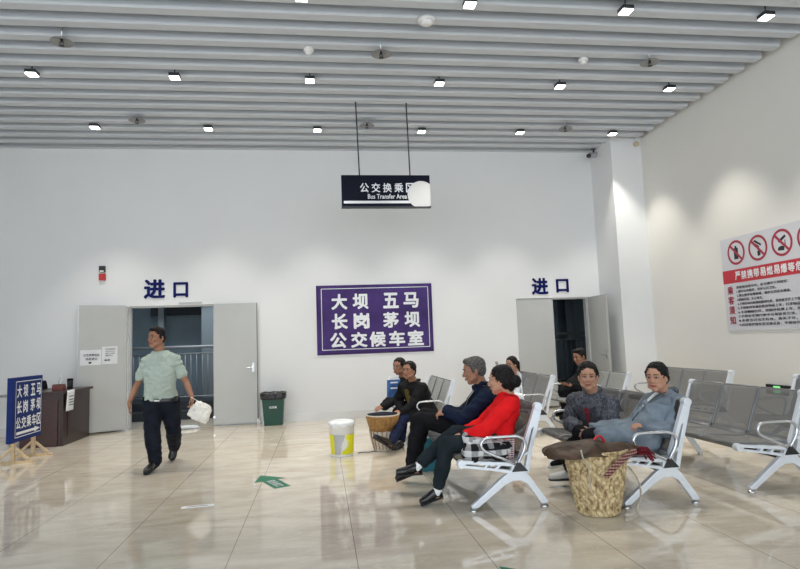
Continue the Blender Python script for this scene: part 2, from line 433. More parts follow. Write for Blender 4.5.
# ================================================================== THE ROOM
D = 11.2; RW = 6.2; CZ = 5.3; LW = -7.0; FRONT = -5.0
bm = bmesh.new(); box(bm, (LW-.2, FRONT, -.1), (RW+.2, D, 0)); box(bm, (-4.6, D, -.1), (6.2, 15.2, -.004))
tag(build('floor', bm, M['floor']), kind='structure')
DH = 2.2
d1 = (-3.44, -1.93); d2 = (3.83, 5.33); T = .24
wallbox('wall_far', [((LW-.2, D, 0), (d1[0], D+T, CZ)), ((d1[0], D, DH), (d1[1], D+T, CZ)), ((d1[1], D, 0), (d2[0], D+T, CZ)),
                     ((d2[0], D, DH-.05), (d2[1], D+T, CZ)), ((d2[1], D, 0), (RW+.2, D+T, CZ))], M['wall'])
wallbox('wall_right', [((RW, FRONT, 0), (RW+.2, D, CZ))], M['wall_warm'])
wallbox('wall_left', [((LW-.2, 2.5, 0), (LW, D, CZ)), ((LW-.2, FRONT, 4.2), (LW, 2.5, CZ)), ((LW-.2, FRONT, 0), (LW, 2.5, .3))], M['wall'])
wallbox('column', [((5.58, 10.35, 0), (RW, D, CZ))], M['wall'])
wallbox('baseboard_far', [((d1[1]+.80, D-.012, 0), (d2[0], D, .14)), ((LW, D-.012, 0), (d1[0]-.1, D, .14))], M['skirting'])
wallbox('baseboard_right', [((RW-.012, FRONT, 0), (RW, 10.35, .12))], M['skirting'])
ceiling = wallbox('ceiling', [((LW-.2, FRONT, CZ), (RW+.2, D+T, CZ+.15))], M['slab'])
# slats: the far edge of each underside measured on the photograph
y = 10.87; k = 0; slat0 = None
while y > -1.5:
    if slat0 is None:
        bm = bmesh.new()
        # rounded box section, open on top
        sec = [(-.155, .12), (-.155, .02), (-.135, 0), (-.01, 0), (0, .008), (0, .12)]
        a = [bm.verts.new((LW, p[0], p[1])) for p in sec]; b = [bm.verts.new((RW-.10, p[0], p[1])) for p in sec]
        n = len(sec); bm.faces.new(a); bm.faces.new(b[::-1])
        for i in range(n): bm.faces.new((a[i], b[i], b[(i+1) % n], a[(i+1) % n]))
        slat0 = build('slat', bm, M['slat'], ceiling); so = slat0
    else:
        so = slat0.copy(); COL.objects.link(so)
    so.location = (0, y, 5.1); y -= .3345
bm = bmesh.new(); box(bm, (LW, D-.10, 5.12), (5.58, D, 5.24)); build('edge_trim', bm, M['slat'], ceiling)

# corridor beyond the doors
wallbox('wall_corridor', [((-4.8, 14.6, 0), (6.4, 14.8, 3.3)), ((-4.8, D+T, 0), (-4.6, 14.6, 3.3)), ((6.2, D+T, 0), (6.4, 14.6, 3.3))], M['corr'])
wallbox('ceiling_corridor', [((-4.8, D+T, 3.2), (6.4, 14.8, 3.4))], M['corr_dark'])
wallbox('trim_1', [((-3.9, 14.35, 2.2), (-2.75, 14.6, 3.2)), ((-3.45, 13.3, 2.55), (-2.4, 13.6, 3.2))], M['corr_dark'])
wallbox('trim_2', [((-2.62, 13.6, 0), (-2.05, 14.1, 3.2))], M['corr_light'])
wallbox('trim_3', [((-3.62, 13.9, 0), (-3.5, 14.1, 3.2))], M['corr_light'])
wallbox('trim_4', [((5.4, 13.8, 0), (5.75, 14.1, 3.2)), ((6.3-.3, 13.9, 1.3), (6.25, 14.5, 3.0))], M['corr'])
wallbox('trim_5', [((-4.6, 12.75, 0), (6.2, 14.6, .32))], M['corr_dark'])
wallbox('trim_6', [((-4.6, 12.45, 0), (6.2, 12.75, .16))], M['corr_dark'])
def railing(x0, x1, label):
    root = empty('stair_railing', ((x0+x1)/2, 12.82, .32))
    c = (x0+x1)/2
    for z, r in ((1.12, .028), (.98, .014), (.10, .014)):
        bm = bmesh.new(); cyl(bm, (x0-c, 0, z), (x1-c, 0, z), r, n=12); build('rail', bm, M['rail'], root, smooth=False)
    n = int((x1-x0)/.115); b0 = None
    for i in range(n+1):
        if b0 is None:
            bm = bmesh.new(); cyl(bm, (0, 0, .10), (0, 0, .98), .010, n=8); b0 = build('baluster', bm, M['rail'], root); b = b0
        else: b = b0.copy(); COL.objects.link(b)
        b.location = (x0-c+.02+i*(x1-x0-.04)/n, 0, 0)
    for x in (x0, x1):
        bm = bmesh.new(); box(bm, (x-c-.025, -.025, 0), (x-c+.025, .025, 1.12)); build('post', bm, M['rail'], root)
    tag(root, label, 'railing')
railing(-4.3, -1.3, 'dark steel railing of thin upright bars seen through the left doorway behind the walking man')
railing(3.7, 6.0, 'dark steel railing of thin upright bars seen through the right doorway beside the column')

# door leaves
def leaf(name, hinge, ang, L, H, zb=.03, handle=None, edge=False):
    root = empty(name, (hinge[0], hinge[1], 0), ang)
    bm = bmesh.new(); box(bm, (0, -.022, zb), (L, .022, H)); build('door_panel', bm, M['door'], root, bevel=.003)
    bm = bmesh.new(); box(bm, (L, -.021, zb), (L+.006, .021, H)); build('door_edge', bm, M['door_edge'] if edge else M['steel'], root)
    if handle is not None:
        s = handle
        h = empty('handle', (L-.07, 0, 1.02)); h.parent = root
        bm = bmesh.new(); box(bm, (-.022, s*.022, -.085), (.022, s*.032, .085)); build('back_plate', bm, M['steel'], h, bevel=.002)
        bm = bmesh.new(); cyl(bm, (0, s*.03, 0), (0, s*.07, 0), .010); cap(bm, (0, s*.065, 0), (-.12, s*.065, 0), .010); build('lever', bm, M['steel'], h, smooth=True)
        bm = bmesh.new(); cyl(bm, (0, s*.02, .16), (0, s*.035, .16), .022); build('lock', bm, M['steel'], root)
    for z in (.3, 1.9):
        bm = bmesh.new(); cyl(bm, (-.004, 0, z-.05), (-.004, 0, z+.05), .009, n=10); build('hinge', bm, M['steel'], root)
    return tag(root, kind='structure')
a1 = math.atan2(10.82-11.19, -4.12+3.44)
leaf('door_1', (-3.45, 11.155), a1, .765, 2.21)
leaf('door_2', (-1.925, 11.165), math.radians(-1.5), .76, 2.2, handle=-1, edge=True)
leaf('door_3', (3.84, 11.24), 0, .745, 2.14, handle=None)
a4 = math.atan2(-.735, -.01)
leaf('door_4', (5.325, 11.165), a4, .73, 2.14, handle=-1)
# frames
for nm, d, h in (('trim_7', d1, DH), ('trim_8', d2, DH-.05)):
    wallbox(nm, [((d[0], D+.06, 0), (d[0]+.03, D+.16, h)), ((d[1]-.03, D+.06, 0), (d[1], D+.16, h)), ((d[0]+.03, D+.06, h-.03), (d[1]-.03, D+.16, h))], M['door'])
bm = bmesh.new(); box(bm, (-.20, -.01, -.008), (.20, .03, .014)); box(bm, (-.05, -.025, -.004), (.02, -.005, .01))
tag(build('door_closer', bm, M['door'], loc=V((-2.35, D-.031, 2.235)), bevel=.004), 'slim steel door closer rail on the wall above the left doorway', 'door closer')

# ================================================================== wall lettering and signs
def letter(s, x0, x1, z0, z1, label, grp=None):
    o = text_obj('wall_letter', [(s, (x0, D, z0), x1-x0, z1-z0, .035)], UX, UZ, -UY, M['navyletter'], org=V(((x0+x1)/2, D, z0)), lift=.004)
    # give the letters real thickness
    md = o.modifiers.new('thick', 'SOLIDIFY'); md.thickness = .012; md.offset = 1
    tag(o, label, 'letter', grp)
letter('进', -3.165, -2.795, 2.33, 2.68, 'navy blue character 进, left one of the pair above the left doorway')
letter('口', -2.65, -2.39, 2.34, 2.62, 'navy blue square character 口, right one of the pair above the left doorway')
letter('进', 4.16, 4.50, 2.22, 2.55, 'navy blue character 进 above the right doorway, left of the square one')
letter('口', 4.67, 4.93, 2.25, 2.52, 'navy blue square character 口 above the right doorway near the column')

# purple banner
ban = empty('wall_banner', (1.04, D-.006, 1.2))
bx0, bx1, bz0, bz1 = -.07, 2.14, 1.19, 2.495
bm = bmesh.new(); nx, nz = 40, 24; gr = []
for i in range(nx+1):
    row = []
    for j in range(nz+1):
        x = bx0+(bx1-bx0)*i/nx; z = bz0+(bz1-bz0)*j/nz+.03*(i/nx-.5)*0
        w = .006*noise.noise(V((x*2.2, z*2.2, 3)))
        row.append(bm.verts.new((x-1.04, -.012-w*.5, z-1.2)))
    gr.append(row)
for i in range(nx):
    for j in range(nz):
        bm.faces.new((gr[i][j], gr[i+1][j], gr[i+1][j+1], gr[i][j+1]))
o = build('banner_sheet', bm, M['signpurple'], ban, smooth=True)
md = o.modifiers.new('t', 'SOLIDIFY'); md.thickness = .004
bm = bmesh.new()
def strip_frame(bm, x0, x1, z0, z1, w, y, mi=0):
    for lo, hi in (((x0, z0), (x1, z0+w)), ((x0, z1-w), (x1, z1)), ((x0, z0), (x0+w, z1)), ((x1-w, z0), (x1, z1))):
        v = [bm.verts.new((a, y, b)) for a, b in ((lo[0], lo[1]), (hi[0], lo[1]), (hi[0], hi[1]), (lo[0], hi[1]))]
        f = bm.faces.new(v); f.material_index = mi
strip_frame(bm, bx0+.09-1.04, bx1-.07-1.04, .075, 1.235, .012, -.021)
build('border_line', bm, M['whiteletter'], ban)
def brel(x, z): return V((x-1.04, -.019, z-1.2))
def row(s, xs, z0, z1, w): return [(c, brel(x, z0), w, z1-z0, .04) for c, x in zip(s, xs)]
items = row('大坝五马', (.21, .61, 1.19, 1.58), 2.03, 2.33, .30) + row('长岗茅坝', (.21, .62, 1.18, 1.59), 1.66, 1.96, .30) + row('公交候车室', (.17, .56, .91, 1.28, 1.64), 1.31, 1.60, .31)
text_obj('banner_lettering', items, UX, UZ, -UY, M['whiteletter'], parent=ban, lift=.004)
tag(ban, 'purple cloth banner with three rows of white Chinese characters on the far wall', 'banner')

# hanging sign
hs = empty('hanging_sign', (1.04, 8.8, 3.44))
bm = bmesh.new(); box(bm, (-.68, -.035, 0), (.68, .035, .495)); build('sign_box', bm, M['signblack'], hs, bevel=.004)
bm = bmesh.new(); box(bm, (-.685, -.038, -.012), (.685, .038, .012)); build('lower_edge', bm, M['darkmetal'], hs)
bm = bmesh.new(); box(bm, (-.65, -.039, .055), (.62, -.036, .095)); build('white_line', bm, M['whiteletter'], hs)
text_obj('sign_lettering', [(c, (x, -.036, .225), .135, .145, .022) for c, x in zip('公交换乘区', (-.40, -.225, -.05, .125, .305))] +
         [('Bus Transfer Area', (-.285, -.036, .125), .60, .075, .02)], UX, UZ, -UY, M['whiteletter'], parent=hs)
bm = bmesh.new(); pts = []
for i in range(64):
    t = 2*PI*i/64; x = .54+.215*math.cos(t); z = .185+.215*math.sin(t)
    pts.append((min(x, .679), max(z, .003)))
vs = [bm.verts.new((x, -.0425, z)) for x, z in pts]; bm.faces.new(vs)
o = build('round_patch', bm, mat('round_pale_disc', (.66, .66, .66), .5), hs); md = o.modifiers.new('t', 'SOLIDIFY'); md.thickness = .002  # pale disc clipped at the sign's right and lower edges
for x in (-.40, .38):
    bm = bmesh.new(); cyl(bm, (x, 0, .49), (x-.03 if x < 0 else x-.02, 0, 1.80), .010, n=10); build('hanging_rod', bm, M['darkmetal'], hs)
tag(hs, 'black sign box with white characters hanging from the ceiling slats on two thin rods', 'sign')

# notice on the right wall
nt_ = empty('notice_board', (RW-.006, 8.33, 1.375))
X0 = -.008
def nb(y, z): return V((0, y-8.33, z-1.375))
bm = bmesh.new(); box(bm, (-.008, -2.95, 0), (.006, 0, 1.4)); build('board', bm, M['signboard'], nt_)
bm = bmesh.new(); box(bm, (-.0095, -2.95, .715), (-.0085, 0, .915)); build('red_band', bm, M['signred'], nt_)
U_, N_ = V((0, -1, 0)), V((-1, 0, 0))
def nput(items, name, m): text_obj(name, items, U_, UZ, N_, m, parent=nt_)
title = '严禁携带易燃易爆等危险品进站'
nput([(c, V((-.008, -.27-i*.127, .755)), .112, .125, .028) for i, c in enumerate(title)], 'title_lettering', M['whiteletter'])
nput([(c, V((-.008, -.075, z)), .125, .125, .03) for c, z in zip('乘客须知', (.545, .395, .245, .095))], 'side_lettering', M['darkred'])
lines = ['旅客乘坐班车时，应当遵守下列规定：', '1.遵守公共秩序，爱护公共卫生。', '2.禁止携带易燃易爆，维护公共安全通道。', '3.照顾老弱，礼让乘车。',
         '4.不得在站内吸烟和随地吐痰，保持候车厅上下整洁。', '5.不得携带家禽和散装物品上车，行李物品按规定安检查验放行。', '6.不得翻越栏杆，按顺序检票上车，按座就坐，文明乘车出行。',
         '7.不得在车辆行驶中与驾驶员交谈，注意，避免突发情况发生。', '8.车票当日当次有效，丢失不补。', '9.自觉爱护候车室设施设备，不得损坏公物，如有损坏照价赔偿。']
wid = [1.0, .78, 1.03, .52, 1.25, 1.75, 1.9, 1.95, 1.1, 1.9]
nput([(s, V((-.008, -.27, .622-i*.062)), w, .042, .012) for i, (s, w) in enumerate(zip(lines, wid))], 'small_lettering', M['ink'])
def ring_poly(bm, c, ro, ri, x, n=40):
    a = [bm.verts.new((x, c[0]+ro*math.cos(2*PI*i/n), c[1]+ro*math.sin(2*PI*i/n))) for i in range(n)]
    b = [bm.verts.new((x, c[0]+ri*math.cos(2*PI*i/n), c[1]+ri*math.sin(2*PI*i/n))) for i in range(n)]
    for i in range(n): bm.faces.new((a[i], a[(i+1) % n], b[(i+1) % n], b[i]))
def q2(bm, c, pts, x):
    bm.faces.new([bm.verts.new((x, c[0]-p[0], c[1]+p[1])) for p in pts])
for i in range(5):
    c = (-.33-i*.445, 1.165)
    bm = bmesh.new()
    if i == 0:   # canister
        q2(bm, c, [(-.045, -.10), (.045, -.10), (.045, .07), (-.045, .07)], -.0095); q2(bm, c, [(-.02, .07), (.02, .07), (.02, .10), (-.02, .10)], -.0095)
    elif i == 1:  # hand striking a light
        q2(bm, c, [(-.07, .10), (.06, .02), (.075, .045), (-.05, .125)], -.0095); q2(bm, c, [(-.05, .04), (.03, 0), (.03, .02), (-.04, .07)], -.0095)
        q2(bm, c, [(-.01, -.12), (.04, -.11), (.05, -.06), (.015, -.01), (-.015, -.06)], -.0095)
    elif i == 2:  # corrosive liquid
        q2(bm, c, [(-.07, .03), (.06, .10), (.08, .07), (-.04, .0)], -.0095); q2(bm, c, [(.05, .03), (.065, .03), (.065, -.05), (.05, -.05)], -.0095)
        q2(bm, c, [(-.08, -.10), (.03, -.11), (.04, -.06), (-.01, -.04), (-.07, -.06)], -.0095)
    elif i == 3:
        q2(bm, c, [(-.08, -.06), (.08, -.06), (.05, .06), (-.05, .06)], -.0095)
    else:
        q2(bm, c, [(-.03, -.10), (.05, -.08), (.03, .10), (-.05, .05)], -.0095)
    build('pictogram', bm, M['ink'], nt_)
    bm = bmesh.new(); ring_poly(bm, c, .185, .150, -.010)
    q2(bm, c, [(-.125, .095), (-.100, .125), (.125, -.100), (.100, -.125)], -.0102)
    build('prohibition_ring', bm, M['darkred'], nt_)
tag(nt_, 'pale notice board with red band, prohibition symbols and small print on the right wall', 'notice board')

# fire alarm
fa = empty('fire_alarm', (-3.875, D, 2.68))
bm = bmesh.new(); box(bm, (-.055, -.045, 0), (.055, 0, .125)); build('red_call_point', bm, M['red'], fa, bevel=.004)
bm = bmesh.new(); box(bm, (-.05, -.06, .145), (.05, 0, .26)); build('sounder', bm, M['black'], fa, bevel=.006)
bm = bmesh.new(); box(bm, (-.035, -.066, .150), (.035, -.06, .175)); build('strobe_lens', bm, M['white'], fa)
text_obj('call_point_mark', [('F', (-.02, -.046, .03), .04, .05, .02)], UX, UZ, -UY, M['whiteletter'], parent=fa)
bpy.data.objects.remove([x for x in COL.objects if x.name.startswith('call_point_mark')][0])
tag(fa, 'small red and black fire alarm on the far wall above the left door leaf', 'fire alarm')

# two sheets of paper taped to the open left door leaf
cs, sn = math.cos(a1), math.sin(a1)
e1 = V((-cs, -sn, 0))     # reading direction, left to right
nrm = V((-sn, cs, 0)) if V((-sn, cs, 0)).y < 0 else V((sn, -cs, 0))
def leafpt(s, z): return V((-3.45, 11.155, 0))+V((cs, sn, 0))*s+nrm*.024+V((0, 0, z))
def sheet(name, s0, s1, z0, z1, label, texts, tilt=0):
    o0 = leafpt(s1, z0); root_loc = leafpt((s0+s1)/2, z0)
    w = s1-s0
    bm = bmesh.new()
    p = [o0, o0+e1*w, o0+e1*w+UZ*(z1-z0+tilt), o0+UZ*(z1-z0)]
    a = [bm.verts.new(q-root_loc) for q in p]; b = [bm.verts.new(q-root_loc+nrm*.002) for q in p]
    bm.faces.new(a[::-1]); bm.faces.new(b)
    for i in range(4): bm.faces.new((a[i], a[(i+1) % 4], b[(i+1) % 4], b[i]))
    o = build(name, bm, M['paper']); o.location = root_loc; tag(o, label, 'paper')
    text_obj('printed_text', [(s, o0+e1*x+UZ*z-root_loc, ww, hh, .012) for (s, x, z, ww, hh) in texts], e1, UZ, nrm, M['ink'], parent=o, lift=.0035)
sheet('paper_notice', .405, .735, 1.175, 1.44, 'wide white paper with two printed lines taped to the open left door leaf',
      [('公交换乘站台', .05, .155, .25, .045), ('由此进入', .09, .09, .18, .045), ('●', .13, .03, .05, .03)])
sheet('paper_notice', .145, .395, 1.185, 1.49, 'taller white paper with faint lines, right of the wide one on the left door leaf',
      [('乘车时间安排表', .05, .25, .16, .022), ('早班六点三十分', .05, .21, .15, .018), ('末班十八点整', .05, .175, .15, .018), ('请按时候车', .05, .14, .12, .018), ('■■', .04, .06, .09, .02)])

# ================================================================== ceiling fittings
def downlight(x, y):
    r = empty('downlight', (x, y, 5.04))
    bm = bmesh.new()
    box(bm, (-.066, -.066, .0), (.066, .066, .045))
    cyl(bm, (0, 0, .045), (0, 0, .26), .008, n=8)
    build('housing', bm, M['darkmetal'], r)
    bm = bmesh.new(); box(bm, (-.060, -.060, -.012), (.060, .060, -.001)); build('lens', bm, M['lamp'], r, bevel=.004)
    return r
spots = [(5.97, i) for i in (-.12, 1.70, 3.52, 5.28)] + [(7.96, i) for i in (-3.66, -1.87, -.07, 1.76, 3.57, 5.30)] + [(9.88, i) for i in (-3.57, -1.78, .02, 1.83, 3.62, 5.38)]
pl = {5.97: 'first row from the viewer', 7.96: 'middle row', 9.88: 'row nearest the far wall'}
side = {5.97: ['leftmost', 'second from left', 'second from right', 'rightmost'],
        7.96: ['leftmost', 'second from left', 'third from left', 'third from right', 'second from right', 'rightmost']}
side[9.88] = side[7.96]
proto = None; cnt = {}
for (yy, xx) in spots:
    if proto is None: proto = downlight(xx, yy); o = proto
    else: o = copy_tree(proto); o.location = (xx, yy, 5.04)
    i = cnt.get(yy, 0); cnt[yy] = i+1
    tag(o, f'small square ceiling downlight, {side[yy][i]} in the {pl[yy]}', 'ceiling light', 'square downlights in the slatted ceiling')
    L = bpy.data.lights.new('downlight_beam', 'SPOT'); L.energy = 42; L.spot_size = math.radians(78); L.spot_blend = .55; L.shadow_soft_size = .06; L.color = (1, .95, .86)
    lo = bpy.data.objects.new('downlight_beam', L); COL.objects.link(lo); lo.location = (0, 0, -.03); lo.parent = o
def sprinkler(x, y):
    r = empty('sprinkler', (x, y, 5.0))
    bm = bmesh.new(); lathe(bm, [(.02, .035), (.06, .03), (.115, .0), (.125, -.012), (.118, -.012), (.06, .018), (.02, .022)], n=28); build('heat_shield', bm, M['dish'], r, smooth=True)
    bm = bmesh.new(); cyl(bm, (0, 0, .03), (0, 0, .29), .012, n=10); build('drop_pipe', bm, M['steel'], r)
    bm = bmesh.new(); cyl(bm, (0, 0, .02), (0, 0, -.02), .016, .010, n=12); lathe(bm, [(.008, -.05), (.03, -.052), (.03, -.056), (.008, -.056)], n=12)
    tube(bm, [(.016, 0, .0), (.022, 0, -.02), (.008, 0, -.05)], .004, n=6); tube(bm, [(-.016, 0, .0), (-.022, 0, -.02), (-.008, 0, -.05)], .004, n=6)
    build('sprinkler_head', bm, M['darkmetal'], r); return r
proto = None
for (x, y, l) in ((-2.9, 6.99, 'near row, left, above the desk side'), (.83, 7.05, 'near row, middle'), (4.45, 7.06, 'near row, right'), (-2.78, 9.42, 'far row, left'), (.84, 9.5, 'far row, beside the rods of the hanging sign'), (4.32, 9.53, 'far row, right')):
    if proto is None: proto = sprinkler(x, y); o = proto
    else: o = copy_tree(proto); o.location = (x, y, 5.0)
    tag(o, f'round metal sprinkler under the ceiling slats, {l}', 'sprinkler', 'sprinklers under the ceiling slats')
def detector(x, y):
    r = empty('smoke_detector', (x, y, 5.03))
    bm = bmesh.new(); lathe(bm, [(.03, .07), (.085, .065), (.09, .045), (.088, .03), (.02, .03)], n=28); build('base', bm, M['white'], r, smooth=True)
    bm = bmesh.new(); lathe(bm, [(.03, .03), (.062, .028), (.055, 0), (.03, -.012), (.005, -.014)], n=24); build('chamber', bm, M['white'], r, smooth=True)
    bm = bmesh.new(); cyl(bm, (0, 0, .07), (0, 0, .27), .01, n=8); build('stem', bm, M['white'], r)
    return r
proto = None
for (x, y, l) in ((1.29, 6.38, 'larger looking white round smoke detector near the top edge, right of centre'), (-.07, 7.16, 'white smoke detector below the slats left of the middle sprinkler'), (3.58, 7.2, 'white smoke detector below the slats left of the right sprinkler')):
    if proto is None: proto = detector(x, y); o = proto
    else: o = copy_tree(proto); o.location = (x, y, 5.03)
    q_ = 1.15 if 'larger' in l else .72; o.scale = (q_, q_, 1)
    tag(o, l, 'smoke detector', 'smoke detectors under the slats')
cc = empty('security_camera', (5.50, 10.93, 5.0))
bm = bmesh.new(); cap(bm, (-.11, -.10, -.06), (.06, .02, -.01), .055, .052, n=20); build('camera_body', bm, M['silver'], cc, smooth=True)
bm = bmesh.new(); cyl(bm, (.02, 0, .02), (.02, 0, .27), .018, n=12); lathe(bm, [(.05, .10), (.05, .13)], (.02, 0, 0), n=18); build('bracket', bm, M['darkmetal'], cc)
bm = bmesh.new(); cyl(bm, (-.12, -.11, -.065), (-.165, -.14, -.08), .042, .042, n=18); build('lens', bm, M['black'], cc)
tag(cc, 'security camera hanging in the ceiling corner beside the white column', 'security camera')
el = empty('wall_sensor', (6.07, 10.28, 4.98))
bm = bmesh.new(); lathe(bm, [(.04, .05), (.055, .03), (.05, -.01), (.02, -.03)], n=18); build('sensor_head', bm, mat('cream_plastic', (.6, .5, .35), .5), el, smooth=True)
bm = bmesh.new(); cyl(bm, (0, 0, .05), (0, 0, .29), .008, n=8); build('stem', bm, M['white'], el)
tag(el, 'small cream ceiling sensor hanging in front of the column top', 'sensor')
# low exit sign on the right wall
ex = empty('exit_sign', (RW-.022, 7.40, .49))
bm = bmesh.new(); box(bm, (-.018, -.20, 0), (.022, .22, .13)); build('housing', bm, M['black'], ex, bevel=.003)
bm = bmesh.new(); box(bm, (-.022, -.045, .015), (-.018, .075, .115)); build('lit_panel', bm, M['exitgreen'], ex)
bm = bmesh.new(); c0 = (.015, .065)
for pts in ([(-.03, -.012), (.012, -.012), (.012, .012), (-.03, .012)], [(.01, -.03), (.045, 0), (.01, .03)]): bm.faces.new([bm.verts.new((-.0235, c0[0]-p[0], c0[1]+p[1])) for p in pts])
build('arrow_mark', bm, M['whiteletter'], ex)
tag(ex, 'small black and lit green exit sign low on the right wall behind the benches', 'exit sign')
# stainless handrail low on the far wall at the left
hr = empty('wall_handrail', (-5.3, D-.07, .70))
bm = bmesh.new(); cyl(bm, (-.9, 0, 0), (.95, 0, 0), .025, n=16); build('rail', bm, M['steel'], hr, smooth=False)
for x in (-.6, .75):
    bm = bmesh.new(); tube(bm, [(x, .07, -.06), (x, .02, -.06), (x, 0, -.02)], .01); build('bracket', bm, M['steel'], hr)
tag(hr, 'stainless steel handrail low on the far wall behind the desk', 'handrail')

# ================================================================== BENCHES
def make_bench(y_len=1.575, perf='perf', backperf=None):
    root = empty('waiting_bench', (0, 0, 0))
    t = .045
    for e, yy in enumerate((0, y_len)):
        y0, y1 = yy-t/2, yy+t/2
        sf = empty('side_frame', (0, 0, 0)); sf.parent = root
        bm = bmesh.new()
        prism(bm, [(-.018, .03), (.03, .03), (.265, .195), (.33, .225), (.40, .225), (.455, .195), (.57, .03), (.622, .03), (.625, .05), (.485, .25), (.44, .300), (.31, .300), (.25, .26), (-.02, .05)], y0, y1)
        build('leg_arch', bm, M['cast'], sf, bevel=.006)
        bm = bmesh.new()
        bar2(bm, (-.09, .40), (.36, .355), .026, .03, y0, y1); bar2(bm, (-.075, .365), (.20, .322), .02, .02, y0, y1)
        bar2(bm, (.19, .322), (.37, .29), .02, .03, y0, y1); bar2(bm, (.10, .34), (.15, .39), .018, .018, y0, y1); bar2(bm, (.19, .322), (.25, .372), .02, .02, y0, y1)
        prism(bm, [(.32, .30), (.47, .30), (.41, .38), (.34, .375)], y0, y1)
        cyl(bm, (-.09, y0-.008, .385), (-.09, y1+.008, .385), .033, n=24)
        build('seat_bracket', bm, M['cast'], sf, bevel=.003)
        bm = bmesh.new()
        bar2(bm, (.385, .33), (.565, .80), .035, .03, y0, y1)
        bar2(bm, (.455, .29), (.505, .50), .038, .034, y0, y1); bar2(bm, (.503, .485), (.60, .80), .034, .03, y0, y1)
        bar2(bm, (.43, .42), (.50, .46), .02, .02, y0, y1)
        prism(bm, [(.50, .62), (.55, .66), (.612, .81), (.555, .81)], y0, y1)
        cyl(bm, (.585, y0-.008, .815), (.585, y1+.008, .815), .034, n=24)
        build('back_upright', bm, M['cast'], sf, bevel=.003)
        s = -1 if e == 0 else 1
        bm = bmesh.new(); prism(bm, [(.33, .30), (.465, .30), (.385, .392)], yy+s*.024-.008, yy+s*.024+.008); build('cover_plate', bm, M['black'], sf)
        for x in (0, .6):
            bm = bmesh.new(); lathe(bm, [(.03, 0), (.034, .006), (.026, .018), (.012, .022), (.012, .04)], (x, yy, 0), n=20); build('foot', bm, M['steel'], sf, smooth=True)
        ya = yy+s*.045
        bm = bmesh.new()
        tube(bm, [(.355, ya-s*.02, .365), (.26, ya, .41), (.13, ya, .468), (.085, ya, .500), (.075, ya, .540), (.10, ya, .578), (.16, ya, .588), (.30, ya, .588), (.38, ya, .585), (.43, ya, .560), (.445, ya, .520), (.425, ya, .455), (.385, ya-s*.02, .37)], .0125, n=10, k=5, flat=1.3, hint=V((0, 1, 0)))
        build('armrest', bm, M['arm'], root, smooth=True)
    bm = bmesh.new(); box(bm, (.33, -.01, .255), (.42, y_len+.01, .315)); build('beam', bm, M['black'], root, bevel=.006)
    w = .50; pitch = y_len/3
    def sheet_(name, prof, m, yc):
        th = .012
        bm = bmesh.new(); P = [V((p[0], 0, p[1])) for p in prof]
        nn = []
        for i in range(len(P)):
            d = (P[min(i+1, len(P)-1)]-P[max(i-1, 0)]).normalized(); nn.append(V((-d.z, 0, d.x)))
        ys = [yc-w/2, yc-w/2+.014, yc+w/2-.014, yc+w/2]
        rows = [[bm.verts.new((p.x, yv, p.z)) for p in P] for yv in ys]
        for a in range(3):
            for i in range(len(P)-1):
                f = bm.faces.new((rows[a][i], rows[a][i+1], rows[a+1][i+1], rows[a+1][i])); f.smooth = True
                f.material_index = 0 if (a == 1 and 0 < i < len(P)-2) else 1
        # rolled hems at the two sides
        for yv in (yc-w/2, yc+w/2):
            tube(bm, [(p[0], yv, p[1]) for p in prof], .009, n=6, mi=1, k=1, hint=V((0, 1, 0)))
        for p in (prof[0], prof[-1]): cyl(bm, (p[0], yc-w/2, p[1]), (p[0], yc+w/2, p[1]), .010, n=8, mi=1)
        me = bpy.data.meshes.new(name); bm.to_mesh(me); bm.free(); finish(name, me, [m, M['hem']], root)
    for k in range(3):
        yc = pitch*(k+.5)
        sheet_('seat', [(-.075, .375), (-.095, .39), (-.09, .408), (-.05, .420), (.10, .408), (.25, .392), (.36, .388), (.395, .395)], M[perf], yc)
        sheet_('backrest', [(.405, .405), (.425, .44), (.46, .53), (.50, .63), (.535, .73), (.562, .80), (.575, .822), (.592, .828)], M[backperf or perf], yc)
    for k in (1, 2):
        bm = bmesh.new(); yy = pitch*k
        bar2(bm, (.38, .29), (.42, .40), .03, .03, yy-.012, yy+.012); bar2(bm, (.42, .40), (.585, .815), .024, .02, yy-.012, yy+.012); bar2(bm, (-.07, .372), (.38, .33), .02, .03, yy-.012, yy+.012)
        build('seat_support', bm, M['cast'], root, bevel=.002)
    return root
b0 = make_bench()
GB = 'three seat steel waiting benches'
bench = {}
def recolour(o, m):
    "its own seat sheets: same shape, another finish"
    for ch in [x for x in COL.objects if x.parent == o and x.name.split('.')[0] in ('seat', 'backrest')]:
        ch.data = ch.data.copy(); ch.data.materials[0] = m
specs = [
 ('A', 1.2, 4.83, 'perf_dark', 'silver framed waiting bench with dark seats under the woman in the red jacket'),
 ('B', 1.17, 7.9, 'perf_light', 'waiting bench with pale punched back under the two women in black coats'),
 ('C', 2.4, 4.61, 'perf_dark', 'silver framed waiting bench behind the big wicker basket, seating the two women facing the viewer'),
 ('D', 2.66, 8.1, 'perf', 'grey waiting bench in front of the right doorway, holding the white handbag and ponytailed woman'),
 ('E', 3.63, 4.77, 'perf', 'empty grey waiting bench at the right with its near armrest in full view'),
 ('F', 4.92, 7.42, 'perf', 'empty grey waiting bench along the right wall, directly behind the woman in blue-grey jacket'),
 ('G', 4.92, 4.72, 'perf', 'waiting bench at the right edge of view, only a corner of its back showing'),
 ('H', 3.76, 8.0, 'perf_light', 'pale grey waiting bench by the column, under the man in black'),
]
for i, (k, x, y, pm, lab) in enumerate(specs):
    o = b0 if i == 0 else copy_tree(b0)
    o.location = (x, y, 0); bench[k] = o
    tag(o, lab, 'bench', GB)
for (k, x, y, pm, lab) in specs:
    if pm != 'perf': recolour(bench[k], M[pm])

